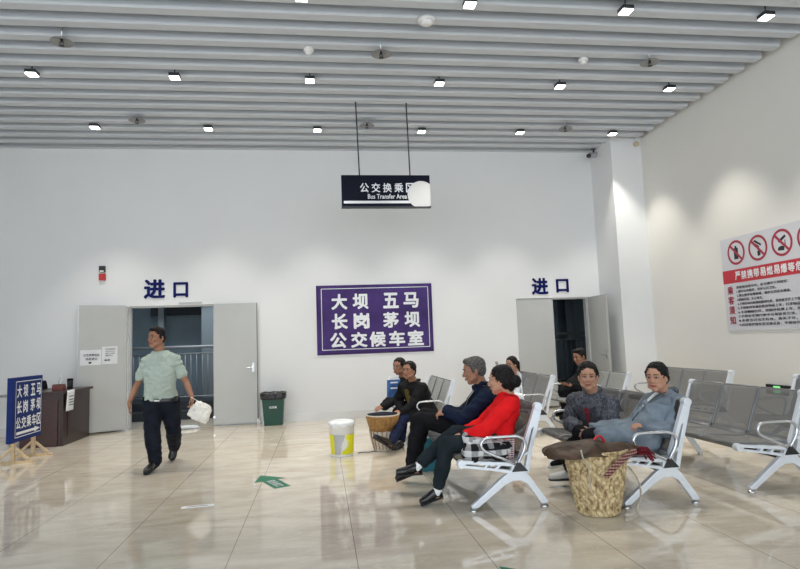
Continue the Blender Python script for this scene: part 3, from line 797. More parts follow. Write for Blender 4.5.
# ================================================================== PEOPLE
def hand(bm, w, d, n, side, curl=.6, size=1.0, thumb=1):
    "w wrist, d direction of the hand, n direction the palm faces, side: lateral towards the thumb"
    d = d.normalized(); n = (n-d*n.dot(d)).normalized(); l = n.cross(d).normalized()
    if l.dot(side) < 0: l = -l
    s = size
    R = Matrix((d, l, n)).transposed()
    ell(bm, w+d*.048*s, (.052*s, .040*s, .017*s), R, 14)
    cap(bm, w-d*.02, w+d*.03*s, .024*s, .026*s, 12)
    lens = (.068, .078, .072, .056)
    for i, fl in enumerate(lens):
        off = (.030-i*.020)*s
        b = w+d*(.088-.004*abs(i-1.3))*s+l*off
        c = curl*(1+.08*i)
        d1 = (d*math.cos(c*.6)+n*math.sin(c*.6)+l*(.06*(1.5-i))).normalized()
        d2 = (d*math.cos(c*1.5)+n*math.sin(c*1.5)).normalized()
        d3 = (d*math.cos(c*2.2)+n*math.sin(c*2.2)).normalized()
        p1 = b+d1*fl*.48*s; p2 = p1+d2*fl*.32*s; p3 = p2+d3*fl*.25*s
        cap(bm, b-d*.02*s, b, .009*s, .0088*s, 8)
        cap(bm, b, p1, .0088*s, .0082*s, 8); cap(bm, p1, p2, .0082*s, .0075*s, 8); cap(bm, p2, p3, .0075*s, .0062*s, 8)
    tb = w+d*.022*s+l*.028*s
    t1 = tb+(d*.6+l*.75+n*.25).normalized()*.036*s; t2 = t1+(d*.85+l*.25+n*.45).normalized()*.030*s; t3 = t2+(d*.9+n*.4).normalized()*.018*s
    cap(bm, w+d*.015*s+l*.01*s, tb, .016*s, .0125*s, 10); cap(bm, tb, t1, .0125*s, .0100*s, 8); cap(bm, t1, t2, .0098*s, .0088*s, 8); cap(bm, t2, t3, .0085*s, .007*s, 8)

def person(P):
    """P: joints in world space. Builds an Empty on the ground, one body mesh and clothing / hair children."""
    c = P['head']; f = V(P['face']).normalized()
    up_ = V(P.get('headup', (0, 0, 1))); u = (up_-f*up_.dot(f)).normalized(); s = f.cross(u).normalized()   # s: the person's right
    org = V((P['hipL'].x/2+P['hipR'].x/2, P['hipL'].y/2+P['hipR'].y/2, 0))
    root = empty('person', org); tag(root, P['label'], 'person')
    S = P.get('hs', 1.0)*1.055
    R = Matrix((f, s, u)).transposed()
    H = lambda a, b, d: c+f*a*S+s*b*S+u*d*S
    bm = bmesh.new()
    # head
    ell(bm, H(-.008, 0, .034), (.094*S, .074*S, .084*S), R, 24)
    ell(bm, H(.018, 0, -.030), (.066*S, .061*S, .076*S), R, 20)
    ell(bm, H(.046, 0, -.082), (.032*S, .032*S, .026*S), R, 14)
    cap(bm, H(.060, -.026, -.018), H(.060, -.030, -.014), .026*S); cap(bm, H(.060, .026, -.018), H(.060, .030, -.014), .026*S)
    cap(bm, H(.072, -.036, .030), H(.072, .036, .030), .013*S)
    cap(bm, H(.082, 0, .012), H(.098, 0, -.018), .0085*S, .0125*S, 12); cap(bm, H(.090, -.011, -.024), H(.090, .011, -.024), .0085*S)
    cap(bm, H(.074, -.014, -.052), H(.074, .014, -.052), .013*S)
    cap(bm, H(.05, -.04, -.065), H(.0, -.055, -.045), .018*S); cap(bm, H(.05, .04, -.065), H(.0, .055, -.045), .018*S)
    for q in (-1, 1):
        ell(bm, H(-.008, q*.077, -.004), (.017*S, .008*S, .031*S), R, 12)
        cap(bm, H(.0, q*.070, .0), H(-.004, q*.07, -.025), .010*S)
    AX = ((P['shL']+P['shR'])-(P['hipL']+P['hipR'])).normalized()
    rs_ = P.get('raise', .032)
    for k in ('shL', 'shR'): P[k] = P[k]+AX*rs_
    nb_ = P['neck']+u*P.get('nraise', .034)
    cap(bm, H(-.022, 0, -.045), nb_, .052*S, .056*S, 18)
    # trunk
    shL, shR, hL, hR = P['shL'], P['shR'], P['hipL'], P['hipR']
    shc = (shL+shR)/2; hc = (hL+hR)/2
    lat = (shR-shL).normalized(); latH = (hR-hL).normalized()
    axis = (nb_-hc).normalized(); fr = (axis.cross(lat)).normalized()
    if fr.dot(V(P['front'])) < 0: fr = -fr
    g = P.get('girth', 1.0); hw = (shR-shL).length/2
    def trunk(bm, e, lo=-.09, neckr=.062, hemw=1.0, belly=0, mi=0):
        pts = [(hc-axis*(-lo), latH, .158*hemw, .105, 0), (hc+axis*.02, latH, .160*hemw, .110, .0), (hc.lerp(shc, .38), lat, .142, .104, .012+belly), (hc.lerp(shc, .70), lat, .160, .112, .012+belly*.4),
               (hc.lerp(shc, .90), lat, .165, .098, 0), (shc+axis*.045, lat, .125, .075, -.005), (nb_+axis*.01, lat, neckr, neckr, 0)]
        loft(bm, [(p+fr*o, l*(w*g+e), fr*(dd*g+e)) for p, l, w, dd, o in pts], n=22, mi=mi)
    trunk(bm, -.012, lo=-.05)
    for sh, el_, wr, hd in (('shL', 'elL', 'wrL', 'handL'), ('shR', 'elR', 'wrR', 'handR')):
        a, e, w = P[sh], P[el_], P[wr]
        cap(bm, a, e, .044*g, .036, 12); cap(bm, e, e.lerp(w, .35), .037, .037, 12); cap(bm, e.lerp(w, .35), w, .037, .025, 12)
        hd_ = P.get(hd)
        d = V(hd_['d']) if hd_ else (w-e)
        hand(bm, w, d, V(hd_['n']) if hd_ else V((0, 0, -1)), V(hd_['t']) if hd_ else V((0, -1, 0)) if sh == 'shR' else V((0, 1, 0)), hd_.get('curl', .5) if hd_ else .5, P.get('handsize', .95))
    for h, k, a, t in (('hipL', 'kneeL', 'ankL', 'toeL'), ('hipR', 'kneeR', 'ankR', 'toeR')):
        cap(bm, P[h], P[k], .072*g, .048, 12); cap(bm, P[k], P[k].lerp(P[a], .35), .048, .050, 12); cap(bm, P[k].lerp(P[a], .35), P[a], .050, .034, 12)
        cap(bm, P[a]-V((0, 0, .03)), P[t].lerp(P[a], .35), .030, .024, 10)
    me = remeshed(bm, .0048, 3)
    # eyes, brows and lips join the same body mesh
    nb2 = bmesh.new(); nb2.from_mesh(me); bpy.data.meshes.remove(me)
    squint = P.get('squint', 1.0)
    for q in (-1, 1):
        ell(nb2, H(.0735, q*.030, .008), (.011*S, .0145*S, .0065*S*squint), R, 12, mi=1)
        ell(nb2, H(.0835, q*.029, .008), (.003*S, .0065*S, .0055*S*squint), R, 10, mi=2)
        cap(nb2, H(.0845, q*.015, .0135), H(.076, q*.044, .0125), .0022*S, n=6, mi=2)
        cap(nb2, H(.0885, q*.014, .034), H(.078, q*.046, .035), .0042*S, .003*S, n=6, mi=2)
    sm = P.get('smile', 0)*.006
    tube(nb2, [H(.078, -.024, -.052+sm), H(.0885, -.009, -.0505), H(.0885, .009, -.0505), H(.078, .024, -.052+sm)], .0045*S, n=6, mi=3)
    tube(nb2, [H(.078, -.021, -.0545+sm), H(.0865, 0, -.0585), H(.078, .021, -.0545+sm)], .0052*S, n=6, mi=3)
    bmesh.ops.translate(nb2, verts=nb2.verts[:], vec=-org)
    me = bpy.data.meshes.new('body'); nb2.to_mesh(me); nb2.free()
    finish('body', me, [M[P['skin']], M['eyewhite'], M['brow'], M['lip']], root, smooth=True)
    def child(name, bm, m, voxel=.007, sm=3, disp=0, dscale=.12, parent=None):
        if isinstance(bm, list):
            jb = bmesh.new()
            for b_ in bm:
                t_ = remeshed(b_, voxel, sm, disp, dscale); jb.from_mesh(t_); bpy.data.meshes.remove(t_)
            me = bpy.data.meshes.new(name); jb.to_mesh(me); jb.free()
            for p_ in me.polygons: p_.use_smooth = True
        else: me = remeshed(bm, voxel, sm, disp, dscale)
        for v in me.vertices: v.co -= org
        return finish(name, me, m if isinstance(m, list) else M[m], parent or root)
    # hair
    bm = bmesh.new(); hk = P['hair']
    if hk == 'short':
        ell(bm, H(-.020, 0, .052), (.092*S, .081*S, .078*S), R, 24); ell(bm, H(-.045, 0, .015), (.062*S, .076*S, .075*S), R, 20)
        ell(bm, H(.035, 0, .098), (.045*S, .058*S, .026*S), R, 16)
        for q in (-1, 1): cap(bm, H(.018, q*.070, .05), H(.012, q*.074, .008), .012*S)
    else:
        ell(bm, H(-.022, 0, .045), (.0965*S, .083*S, .088*S), R, 24); ell(bm, H(-.046, 0, .0), (.068*S, .075*S, .080*S), R, 20)
        for q in (-1, 1):
            cap(bm, H(.036, 0, .104), H(.040, q*.034, .092), .013*S); cap(bm, H(.040, q*.034, .092), H(.014, q*.066, .052), .014*S); cap(bm, H(.012, q*.071, .05), H(-.022, q*.077, .0), .015*S)
        if hk == 'bun': ell(bm, H(-.118, 0, -.010), (.048*S, .058*S, .052*S), R, 18); cap(bm, H(-.09, 0, -.01), H(-.075, 0, -.06), .04*S, .03*S)
        if hk == 'bob': cap(bm, H(-.05, -.04, -.02), H(-.055, -.035, -.10), .045*S, .038*S); cap(bm, H(-.05, .04, -.02), H(-.055, .035, -.10), .045*S, .038*S)
        if hk == 'tail':
            pts = [H(-.10, 0, .03), H(-.15, 0, .0), H(-.17, .01, -.08), H(-.19, .02, -.17)]
            for a, b, r0, r1 in zip(pts, pts[1:], (.035, .042, .036), (.042, .036, .016)): cap(bm, a, b, r0*S, r1*S)
    child('hair', bm, P.get('hairmat', 'hair'), .005, 2, disp=.006, dscale=.03)
    # trousers
    tr = P['trousers']; tg = P.get('leg', 1.0)
    bm = bmesh.new()
    loft(bm, [(hc-axis*.10, latH*.135, fr*.09), (hc, latH*(.168*g), fr*(.118*g)), (hc+axis*.09, latH*(.158*g), fr*(.112*g))], n=22)
    for h, k, a in (('hipL', 'kneeL', 'ankL'), ('hipR', 'kneeR', 'ankR')):
        K, A = P[k], P[a]; A2 = A.lerp(K, P.get('cuff', .06))
        cap(bm, P[h], P[h].lerp(K, .5), .092*g*tg, .080*tg, 16); cap(bm, P[h].lerp(K, .5), K, .080*tg, .066*tg, 16)
        cap(bm, K, K.lerp(A2, .4), .066*tg, .066*tg, 16); cap(bm, K.lerp(A2, .4), A2, .066*tg, .054*tg, 16)
    tro = child('trousers', bm, tr, .008, 3, disp=.010, dscale=.11)
    # socks and shoes
    for a, t, q in (('ankL', 'toeL', 'L'), ('ankR', 'toeR', 'R')):
        A, T_ = P[a], P[t]
        if P.get('sock'):
            bm = bmesh.new(); cap(bm, A.lerp(P['knee'+q], .16), A-V((0, 0, .01)), .040, .040, 14); child('sock', bm, P['sock'], .006, 2)
        dd = (T_-A); heel = A-V((0, 0, .045)); foot = (T_-heel)
        fd = foot.normalized(); sl = fd.cross(V((0, 0, 1))).normalized(); nu = sl.cross(fd).normalized()
        heelp = heel-fd*.045
        L = (T_-heelp).length
        bm = bmesh.new()
        prof = [(0, .022, .030, .022), (.04, .034, .040, .030), (.25, .034, .042, .034), (.45, .038, .038, .026), (.70, .047, .030, .015), (.90, .040, .026, .010), (1.0, .020, .018, .008)]
        loft(bm, [(heelp+fd*L*x+nu*cz, sl*w, nu*hh) for x, w, hh, cz in prof], n=18)
        sh_ = child('shoe', bm, P.get('shoe'+q, P['shoe']), .005, 2)
        bm = bmesh.new()
        loft(bm, [(heelp+fd*L*x+nu*(-.016), sl*(w*1.06), nu*.010) for x, w, hh, cz in prof], n=18, p=3)
        child('sole', bm, P.get('sole'+q, 'black_rubber'), .005, 1, parent=sh_)
    # tops
    for T_ in P['tops']:
        bm = bmesh.new(); e = T_.get('e', .012); sl = T_.get('sleeve', 1.0); rs = T_.get('rs', 1.0)
        trunk(bm, e, lo=T_.get('lo', -.14), neckr=T_.get('neckr', .066), hemw=T_.get('hem', 1.0), belly=T_.get('belly', 0))
        parts = [bm]
        for x in T_.get('extra', []): cap(bm, *x)
        if sl > 0:
            for a, el_, w in ((P['shL'], P['elL'], P['wrL']), (P['shR'], P['elR'], P['wrR'])):
                cap(bm, shc.lerp(a, .45)+axis*.012, a-axis*.006, .070*g+e*.3, .060*g+e*.3, 16)
                bm = bmesh.new(); parts.append(bm)
                if sl <= .5:
                    q = a.lerp(el_, sl*2*.95); cap(bm, a, q, .064*rs+e*.4, .060*rs+e*.3, 16)
                else:
                    q = el_.lerp(w, (sl-.5)*2); cap(bm, a, el_, (.060+e*.5)*rs, (.052+e*.4)*rs, 16); cap(bm, el_, q, (.052+e*.4)*rs, (.038+e*.4)*rs, 16)
                bm = parts[0]
        child(T_['name'], parts, T_['mat'], .008, 3, disp=T_.get('disp', .010)*1.3, dscale=T_.get('ds', .13))
        if T_.get('collar'):
            bm = bmesh.new(); r = .072
            prev = None
            for i in range(13):
                t = -2.5+5.0*i/12
                p = nb_+axis*(.045 if abs(t) < 1.9 else .012)-fr*math.cos(t)*r*1.0+lat*math.sin(t)*r*1.05+fr*.01
                if prev is not None: cap(bm, prev, p, .020, .020, 8)
                prev = p
            for q in (-1, 1): cap(bm, nb_+fr*.06+lat*q*.05+axis*.0, shc+fr*.125*g-axis*.16+lat*q*.02, .020, .014, 8)
            child('collar', bm, T_['collar'], .006, 2)
        if T_.get('lapel'):
            D1 = .098*g+e+.020; D2 = .112*g+e+.030
            for q in (-1, 1):
                bm = bmesh.new()
                loft(bm, [(nb_+lat*q*.055+fr*.045+axis*.01, lat*.018, fr*.010), (shc+fr*D1*.98-axis*.03+lat*q*.060, lat*.036, fr*.010), (shc+fr*D2-axis*.13+lat*q*.045, lat*.030, fr*.010), (shc+fr*(D2+.004)-axis*.23+lat*q*.012, lat*.008, fr*.008)], n=14)
                child('lapel', bm, T_['lapel'], .005, 2)
            bm = bmesh.new()
            loft(bm, [(nb_+fr*.050+axis*.012, lat*.040, fr*.010), (shc+fr*(D1-.009)-axis*.03, lat*.035, fr*.012), (shc+fr*(D2-.005)-axis*.13, lat*.018, fr*.010), (shc+fr*(D2-.004)-axis*.21, lat*.006, fr*.006)], n=14)
            child('shirt_front', bm, T_['front'], .005, 2)
            bm = bmesh.new()
            tube(bm, [shc+fr*(D2+.004)-axis*.23, shc.lerp(hc, .62)+fr*(.108*g+e+.016), hc+fr*(.112*g+e+.01)+axis*.03], .005, n=6)
            child('front_seam', bm, 'black', .004, 1)
    return root, dict(hc=hc, shc=shc, fr=fr, lat=lat, axis=axis, org=org, child=child, nb=nb_)

def seat_hips(x0, y, z=.525, dx=.30): return V((x0+dx, y-.09, z)), V((x0+dx, y+.09, z))

# --- man walking in from the left doorway
P = dict(label='man in pale mint T-shirt and dark trousers walking past the left doorway',
 head=at(156.5, 338.5, 7.5), face=(-.50, -.86, .02), neck=at(160, 355, 7.53), front=(0, -1, 0), hs=1.03,
 shR=at(147.5, 363.5, 7.52), shL=at(174.5, 362.5, 7.5), elR=at(136.5, 386, 7.55), elL=at(186, 382, 7.5), wrR=at(129.5, 402, 7.45), wrL=at(192, 397, 7.4),
 handR=dict(d=(-.03, -.1, -1), n=(.9, .2, 0), t=(0, -1, 0), curl=.35), handL=dict(d=(.1, -.15, -1), n=(-.9, 0, 0), t=(0, -1, 0), curl=.9),
 hipR=at(153.5, 402, 7.52), hipL=at(169, 402, 7.54), kneeR=at(152, 431, 7.36), kneeL=at(173.5, 429, 7.62), ankR=at(155.5, 461, 7.33), ankL=at(174.5, 446.5, 8.0),
 toeR=V((-1.99, 7.12, .03)), toeL=at(171, 460, 7.93), skin='skin_d', hair='short', trousers='navytr', leg=1.3, shoe='shoe', girth=1.08, cuff=.02,
 tops=[dict(name='t_shirt', mat='tee', sleeve=.32, e=.016, lo=.035, belly=.03, neckr=.064, rs=.92, disp=.013, ds=.10)])
root, I = person(P)
bm = bmesh.new(); hc, fr, lat, ax = I['hc'], I['fr'], I['lat'], I['axis']
w0 = hc+ax*.03
loft(bm, [(w0-ax*.02, lat*.206, fr*.150), (w0+ax*.02, lat*.204, fr*.148)], n=28)
I['child']('belt', bm, 'black', .006, 1)
bm = bmesh.new(); q = w0+fr*.158
cap(bm, q-lat*.022, q+lat*.022, .017, n=10); o = I['child']('belt_buckle', bm, 'buckle', .005, 1)
bm = bmesh.new(); q = I['shc']+fr*.125-ax*.17-lat*.09; cap(bm, q-lat*.022, q+lat*.022, .006, n=8); I['child']('chest_logo', bm, 'corr', .004, 0)
# bag in his hand
bg = empty('plastic_bag', at(201, 411, 7.33)); oo = bg.location.copy()
bm = bmesh.new(); Rb = Matrix.Rotation(math.radians(30), 3, 'Y')*.88
loft(bm, [(Rb @ V((0, 0, z)), Rb @ V((w, 0, 0)), V((0, d, 0))) for z, w, d in ((-.125, .10, .03), (-.115, .135, .05), (-.02, .135, .055), (.07, .115, .04), (.105, .075, .02))], n=20, p=3)
me = remeshed(bm, .007, 2, .014, .06); finish('bag_body', me, M['plastic_bag'], bg)
bm = bmesh.new(); tube(bm, [Rb @ V((-.04, 0, .09)), V((-.085, 0, .15)), V((-.11, .0, .165)), V((-.07, 0, .14)), Rb @ V((.03, 0, .095))], .006, n=8, flat=.5); build('bag_handle', bm, M['plastic_bag'], bg, smooth=True)
tag(bg, 'small white plastic bag held in the walking man\'s hand', 'bag')

# --- woman in red jacket
x0, yc = 1.2, 5.1
hL, hR = seat_hips(x0, yc)
P = dict(label='woman in bright red jacket with black hair bun seated cross-legged on the nearest left bench',
 head=at(500.5, 381, 5.1), face=(-.90, .42, -.06), neck=at(508, 398.5, 5.12), front=(-1, 0, 0), hs=1.03,
 shL=at(508.5, 409, 4.93), shR=at(503, 406, 5.27), elL=at(486, 430, 4.88), elR=at(482, 424, 5.32), wrL=at(467.5, 434, 4.99), wrR=at(466, 431, 5.2),
 handL=dict(d=(-1, .35, -.1), n=(.0, .2, -1), t=(-.3, 1, 0), curl=.5), handR=dict(d=(-1, -.35, -.1), n=(0, 0, -1), t=(0, -1, 0), curl=.5),
 hipL=hL, hipR=hR, kneeL=at(447, 444, 5.0), kneeR=at(455, 433, 5.18), ankL=at(437.5, 491, 5.08), ankR=at(417, 466.5, 5.15),
 toeL=V((.80, 5.10, .028)), toeR=at(396, 473, 5.13), skin='skin', hair='bun', trousers='tealtr', shoe='shoe', sock='sock', cuff=.16,
 tops=[dict(name='red_jacket', mat='redj', e=.020, lo=-.08, hem=1.04, disp=.010, neckr=.07)])
person(P)
# --- man in navy jacket
hL, hR = seat_hips(x0, 5.66)
P = dict(label='grey-haired man in navy jacket and black trousers seated in profile beside the woman in red',
 head=at(474, 371.5, 5.66), face=(-.97, .12, -.16), neck=at(483, 391, 5.68), front=(-1, 0, 0), hs=1.06,
 shL=at(486, 401, 5.48), shR=at(481, 399, 5.86), elL=at(463, 419, 5.42), elR=at(462, 414, 5.9), wrL=at(447.5, 413, 5.48), wrR=at(447, 410, 5.8),
 handL=dict(d=(-1, .3, -.05), n=(.0, .3, -1), t=(-.3, 1, .3), curl=.8), handR=dict(d=(-1, -.4, -.05), n=(0, 0, -1), t=(0, -1, 0), curl=.6),
 hipL=hL, hipR=hR, kneeL=at(419, 420, 5.55), kneeR=at(424, 416, 5.82), ankL=at(411.5, 468, 5.55), ankR=at(414, 463, 5.95),
 toeL=at(396, 479.5, 5.62), toeR=at(402, 474, 6.0), skin='skin_d', hair='short', hairmat='hair_g', trousers='blacktr', shoe='shoe', girth=1.08, leg=1.12,
 tops=[dict(name='navy_jacket', mat='navyj', lapel='blackj', front='whitecloth', e=.024, lo=-.10, disp=.011, neckr=.07, collar='navyj')])
person(P)
# --- W2 woman in blue grey jacket
x0 = 2.4
hL, hR = seat_hips(x0, 4.92, dx=.355)
P = dict(label='woman in washed blue-grey jacket with tied-back black hair seated behind the wicker basket',
 head=at(656.5, 378, 4.86), face=(-.78, -.62, -.02), neck=at(667, 397, 4.93), front=(-.9, -.4, 0), hs=1.02,
 shL=at(678, 407, 4.77), shR=at(650, 404, 5.12), elL=at(670, 431, 4.72), elR=at(638, 424, 5.18), wrL=at(645.5, 425, 4.74), wrR=at(637, 423, 4.95),
 handL=dict(d=(-1, .15, 0), n=(.0, .2, -1), t=(-.2, .6, .6), curl=.8), handR=dict(d=(-.8, -.8, 0), n=(0, 0, -1), t=(1, -.4, 0), curl=.6),
 hipL=hL, hipR=hR, kneeL=V((2.28, 4.95, .52)), kneeR=V((2.26, 5.10, .53)), ankL=V((2.42, 4.98, .10)), ankR=V((2.40, 5.12, .10)),
 toeL=V((2.24, 4.97, .03)), toeR=V((2.22, 5.12, .03)), skin='skin', hair='bun', trousers='blacktr', shoe='shoe_dull', girth=1.05,
 tops=[dict(name='shirt', mat='whitecloth', e=.004, sleeve=0, neckr=.062, disp=0), dict(name='blue_grey_jacket', mat='denimj', lapel='denimc', front='whitecloth', e=.020, lo=-.16, hem=1.12, disp=.016, rs=1.12, neckr=.072, collar='denimc',
   extra=[(hL+V((0, 0, .01)), V((2.38, 4.86, .53)), .105, .085, 16), (hR+V((0, 0, .01)), V((2.40, 5.05, .54)), .105, .085, 16)])])
person(P)
# --- W1 elderly woman in tweed
hL, hR = seat_hips(x0, 5.42, dx=.26)
P = dict(label='smiling elderly woman in dark grey tweed jacket with hands clasped on her lap',
 head=at(588, 377, 5.32), face=(-.42, -.90, -.05), neck=at(594, 397, 5.42), front=(-.8, -.6, 0), hs=1.05, squint=.6, smile=1,
 shL=at(612, 406, 5.28), shR=at(577, 404, 5.56), elL=at(609, 431, 5.16), elR=at(570.5, 424, 5.58), wrL=at(592, 432, 5.02), wrR=at(574, 425, 5.16),
 handL=dict(d=(-1, .05, -.1), n=(-.2, .8, -.4), t=(0, 0, 1), curl=.7), handR=dict(d=(.35, -.9, -.5), n=(-.3, .5, -.8), t=(.8, -.2, .3), curl=.7), leg=.92,
 hipL=hL, hipR=hR, kneeL=at(564, 452, 5.18), kneeR=at(570, 447, 5.45), ankL=at(573, 472, 5.42), ankR=at(567, 458, 5.65),
 toeL=at(549, 478, 5.42), toeR=at(551, 465, 5.75), skin='skin', hair='back', trousers='blacktr', shoe='shoe_dull', shoeL='shoe_w', soleR='shoe_w', girth=1.08,
 tops=[dict(name='maroon_sweater', mat='maroon', e=.004, sleeve=0, neckr=.066, disp=0), dict(name='tweed_jacket', mat='tweed', lapel='tweed_d', front='maroon', e=.026, lo=-.14, hem=1.1, disp=.013, rs=1.12, neckr=.074, collar='tweed',
   extra=[(hL, hL.lerp(at(566, 444, 5.18), .35), .11, .09, 16), (hR, hR.lerp(at(572, 440, 5.45), .35), .11, .09, 16)])])
person(P)
# --- B bench women
x0 = 1.17
hL, hR = seat_hips(x0, 8.16, dx=.24)
P = dict(label='woman in open black coat over olive knit, hand on the rim of the cane basket',
 head=at(409, 371, 8.12), face=(-.62, -.78, .04), neck=at(413.5, 384, 8.2), front=(-1, -.3, 0),
 shL=at(424, 390, 8.0), shR=at(404, 389, 8.35), elL=at(413, 404, 7.92), elR=at(399, 402, 8.4), wrL=at(403.5, 412.5, 7.88), wrR=at(401, 410, 8.2),
 handL=dict(d=(-1, 0, .05), n=(.0, .3, -1), t=(0, .8, .5), curl=.8), handR=dict(d=(-1, -.3, -.2), n=(0, 0, -1), t=(0, -1, 0), curl=.6),
 hipL=hL, hipR=hR, kneeL=at(402, 420, 7.85), kneeR=at(403, 419, 8.2), ankL=at(391, 443, 7.42), ankR=at(401, 441, 7.9),
 toeL=at(374, 436, 7.30), toeR=at(393, 451, 7.72), skin='skin_d', hair='back', trousers='jeans', shoe='shoe', leg=.95,
 tops=[dict(name='olive_sweater', mat='olive', e=.014, sleeve=0, neckr=.068, disp=.004), dict(name='black_coat', mat='blackj', e=.026, lo=-.2, hem=1.1, neckr=.07, disp=.012,
   extra=[(hL, hL.lerp(at(402, 420, 7.85), .7), .11, .085, 16)])])
r4, I4 = person(P)
bm = bmesh.new(); q = I4['shc']+I4['fr']*.135
loft(bm, [(q-I4['axis']*.34+I4['fr']*.012, I4['lat']*.055, I4['fr']*.03), (q-I4['axis']*.18+I4['fr']*.018, I4['lat']*.05, I4['fr']*.03), (q+I4['axis']*.02-I4['fr']*.03, I4['lat']*.035, I4['fr']*.03)], n=14)
I4['child']('sweater_front', bm, 'olive', .006, 2, disp=.004, dscale=.05)
hL, hR = seat_hips(x0, 8.7, dx=.24)
P = dict(label='woman in black coat seated farthest left, half hidden behind the olive knit woman',
 head=at(399, 367, 8.68), face=(-.66, -.75, -.02), neck=at(404, 379, 8.74), front=(-1, -.2, 0),
 shL=at(410, 385, 8.55), shR=at(397, 385, 8.9), elL=at(397, 399, 8.5), elR=at(392, 398, 8.95), wrL=at(385, 407, 8.42), wrR=at(383, 406, 8.6),
 handL=dict(d=(-1, -.2, -.15), n=(.0, .0, -1), t=(0, 1, 0), curl=.4), handR=dict(d=(-1, -.3, -.1), n=(0, 0, -1), t=(0, -1, 0), curl=.5),
 hipL=hL, hipR=hR, kneeL=at(397, 412, 8.6), kneeR=at(398, 411, 8.85), ankL=at(398, 436, 8.5), ankR=at(399, 435, 8.7),
 toeL=at(390, 438.5, 8.45), toeR=at(391, 437, 8.7), skin='skin_d', hair='back', trousers='blacktr', shoe='shoe_dull',
 tops=[dict(name='black_coat', mat='blackj', e=.026, lo=-.14, hem=1.05, neckr=.07, disp=.010)])
person(P)
# --- ponytail woman on D
x0 = 2.66
hL, hR = seat_hips(x0, 9.42, dx=.30)
P = dict(label='young woman with long black ponytail and white blouse seated behind the woman in red',
 head=at(511.5, 364.5, 9.4), face=(-.80, -.58, -.12), neck=at(517, 376, 9.46), front=(-1, -.2, 0), hs=.98,
 shL=at(524, 382, 9.28), shR=at(511, 382, 9.6), elL=at(517, 396, 9.2), elR=at(504, 393, 9.65), wrL=at(505, 389, 9.2), wrR=at(500, 388, 9.4),
 handL=dict(d=(-.7, 0, .7), n=(.7, .2, .4), t=(0, 1, 0), curl=.7), handR=dict(d=(-.6, -.3, .7), n=(.7, .2, .4), t=(0, -1, 0), curl=.7),
 hipL=hL, hipR=hR, kneeL=V((2.52, 9.33, .53)), kneeR=V((2.52, 9.52, .53)), ankL=V((2.55, 9.33, .10)), ankR=V((2.55, 9.52, .10)),
 toeL=V((2.36, 9.33, .03)), toeR=V((2.36, 9.52, .03)), skin='skin', hair='tail', trousers='blacktr', shoe='shoe_dull',
 tops=[dict(name='white_blouse', mat='whitecloth', e=.018, lo=-.08, disp=.008)])
person(P)
bm = bmesh.new(); box(bm, (-.004, -.036, -.075), (.004, .036, .075)); 
ph = build('mobile_phone', bm, M['silver'], loc=at(497.5, 366, 9.27), bevel=.003); ph.rotation_euler = (0, -.25, .3)
bm = bmesh.new(); box(bm, (.0042, -.033, -.07), (.0050, .033, .07)); build('screen', bm, M['black'], ph)
tag(ph, 'mobile phone held up by the ponytailed woman', 'phone')
# --- man in black on H
x0 = 3.76
hL, hR = seat_hips(x0, 9.3, dx=.28)
P = dict(label='man in black clothes seated by the right doorway, half hidden behind the smiling elderly woman',
 head=at(579.5, 357, 9.2), face=(-.93, -.30, -.22), neck=at(588, 369, 9.28), front=(-1, -.1, 0), hs=1.06,
 shL=at(598, 377, 9.08), shR=at(584, 375, 9.5), elL=at(590, 392, 9.02), elR=at(576, 390, 9.5), wrL=at(573, 386, 9.0), wrR=at(569, 385, 9.2),
 handL=dict(d=(-1, .1, .15), n=(.2, .2, 1), t=(0, -1, .2), curl=.5), handR=dict(d=(-1, -.2, .1), n=(0, 0, 1), t=(0, 1, 0), curl=.4),
 hipL=hL, hipR=hR, kneeL=at(563, 393, 9.15), kneeR=at(562, 391, 9.4), ankL=at(569, 413, 9.1), ankR=at(566, 412, 9.35),
 toeL=at(560, 418, 9.0), toeR=at(556, 415, 9.3), skin='skin_d', hair='short', trousers='blacktr', shoe='shoe_dull', girth=1.1,
 tops=[dict(name='black_jacket', mat='blackj', e=.024, lo=-.10, disp=.010)])
person(P)
bm = bmesh.new(); box(bm, (-.075, -.036, -.004), (.075, .036, .004)); ph = build('mobile_phone', bm, M['black'], loc=at(564.5, 382.5, 9.08), bevel=.003); ph.rotation_euler = (0, .3, .1)
tag(ph, 'dark mobile phone in the hand of the man in black', 'phone')

# ================================================================== THINGS CARRIED AND SET DOWN
# big wicker basket
bk = empty('wicker_basket', (2.14, 4.56, 0))
def weave(t, z): 
    k = int(z/.028); s = math.sin(t*22+(PI if k % 2 else 0))
    return .0095*s*abs(math.cos(PI*(z/.028-k-.5)))+.003*noise.noise(V((math.cos(t)*6, math.sin(t)*6, z*30)))
def brad(z): return .150+.095*(z/.50)**.8
bm = bmesh.new()
prof = [(.02, .012), (.12, .004)]+[(brad(z), z) for z in [i*.0055 for i in range(1, 91)]]
prof_in = [(brad(z)-.014, z) for z in [.49-i*.05 for i in range(0, 9)]]+[(.02, .03)]
lathe(bm, prof+prof_in, n=176, fn=lambda t, z: weave(t, z) if z > .015 else 0)
build('woven_body', bm, M['straw'], bk, smooth=True)
bm = bmesh.new()
for k in range(4):
    pts = [V((math.cos(t)*(brad(.49)+.004+.007*math.sin(8*t+k*PI/2)), math.sin(t)*(brad(.49)+.004+.007*math.sin(8*t+k*PI/2)), .492+.009*math.cos(8*t+k*PI/2))) for t in [2*PI*i/64 for i in range(65)]]
    tube(bm, pts, .008, n=6, k=1)
build('braided_rim', bm, M['straw'], bk, smooth=True)
def at_b(px, py, Y): return at(px, py, Y)-bk.location
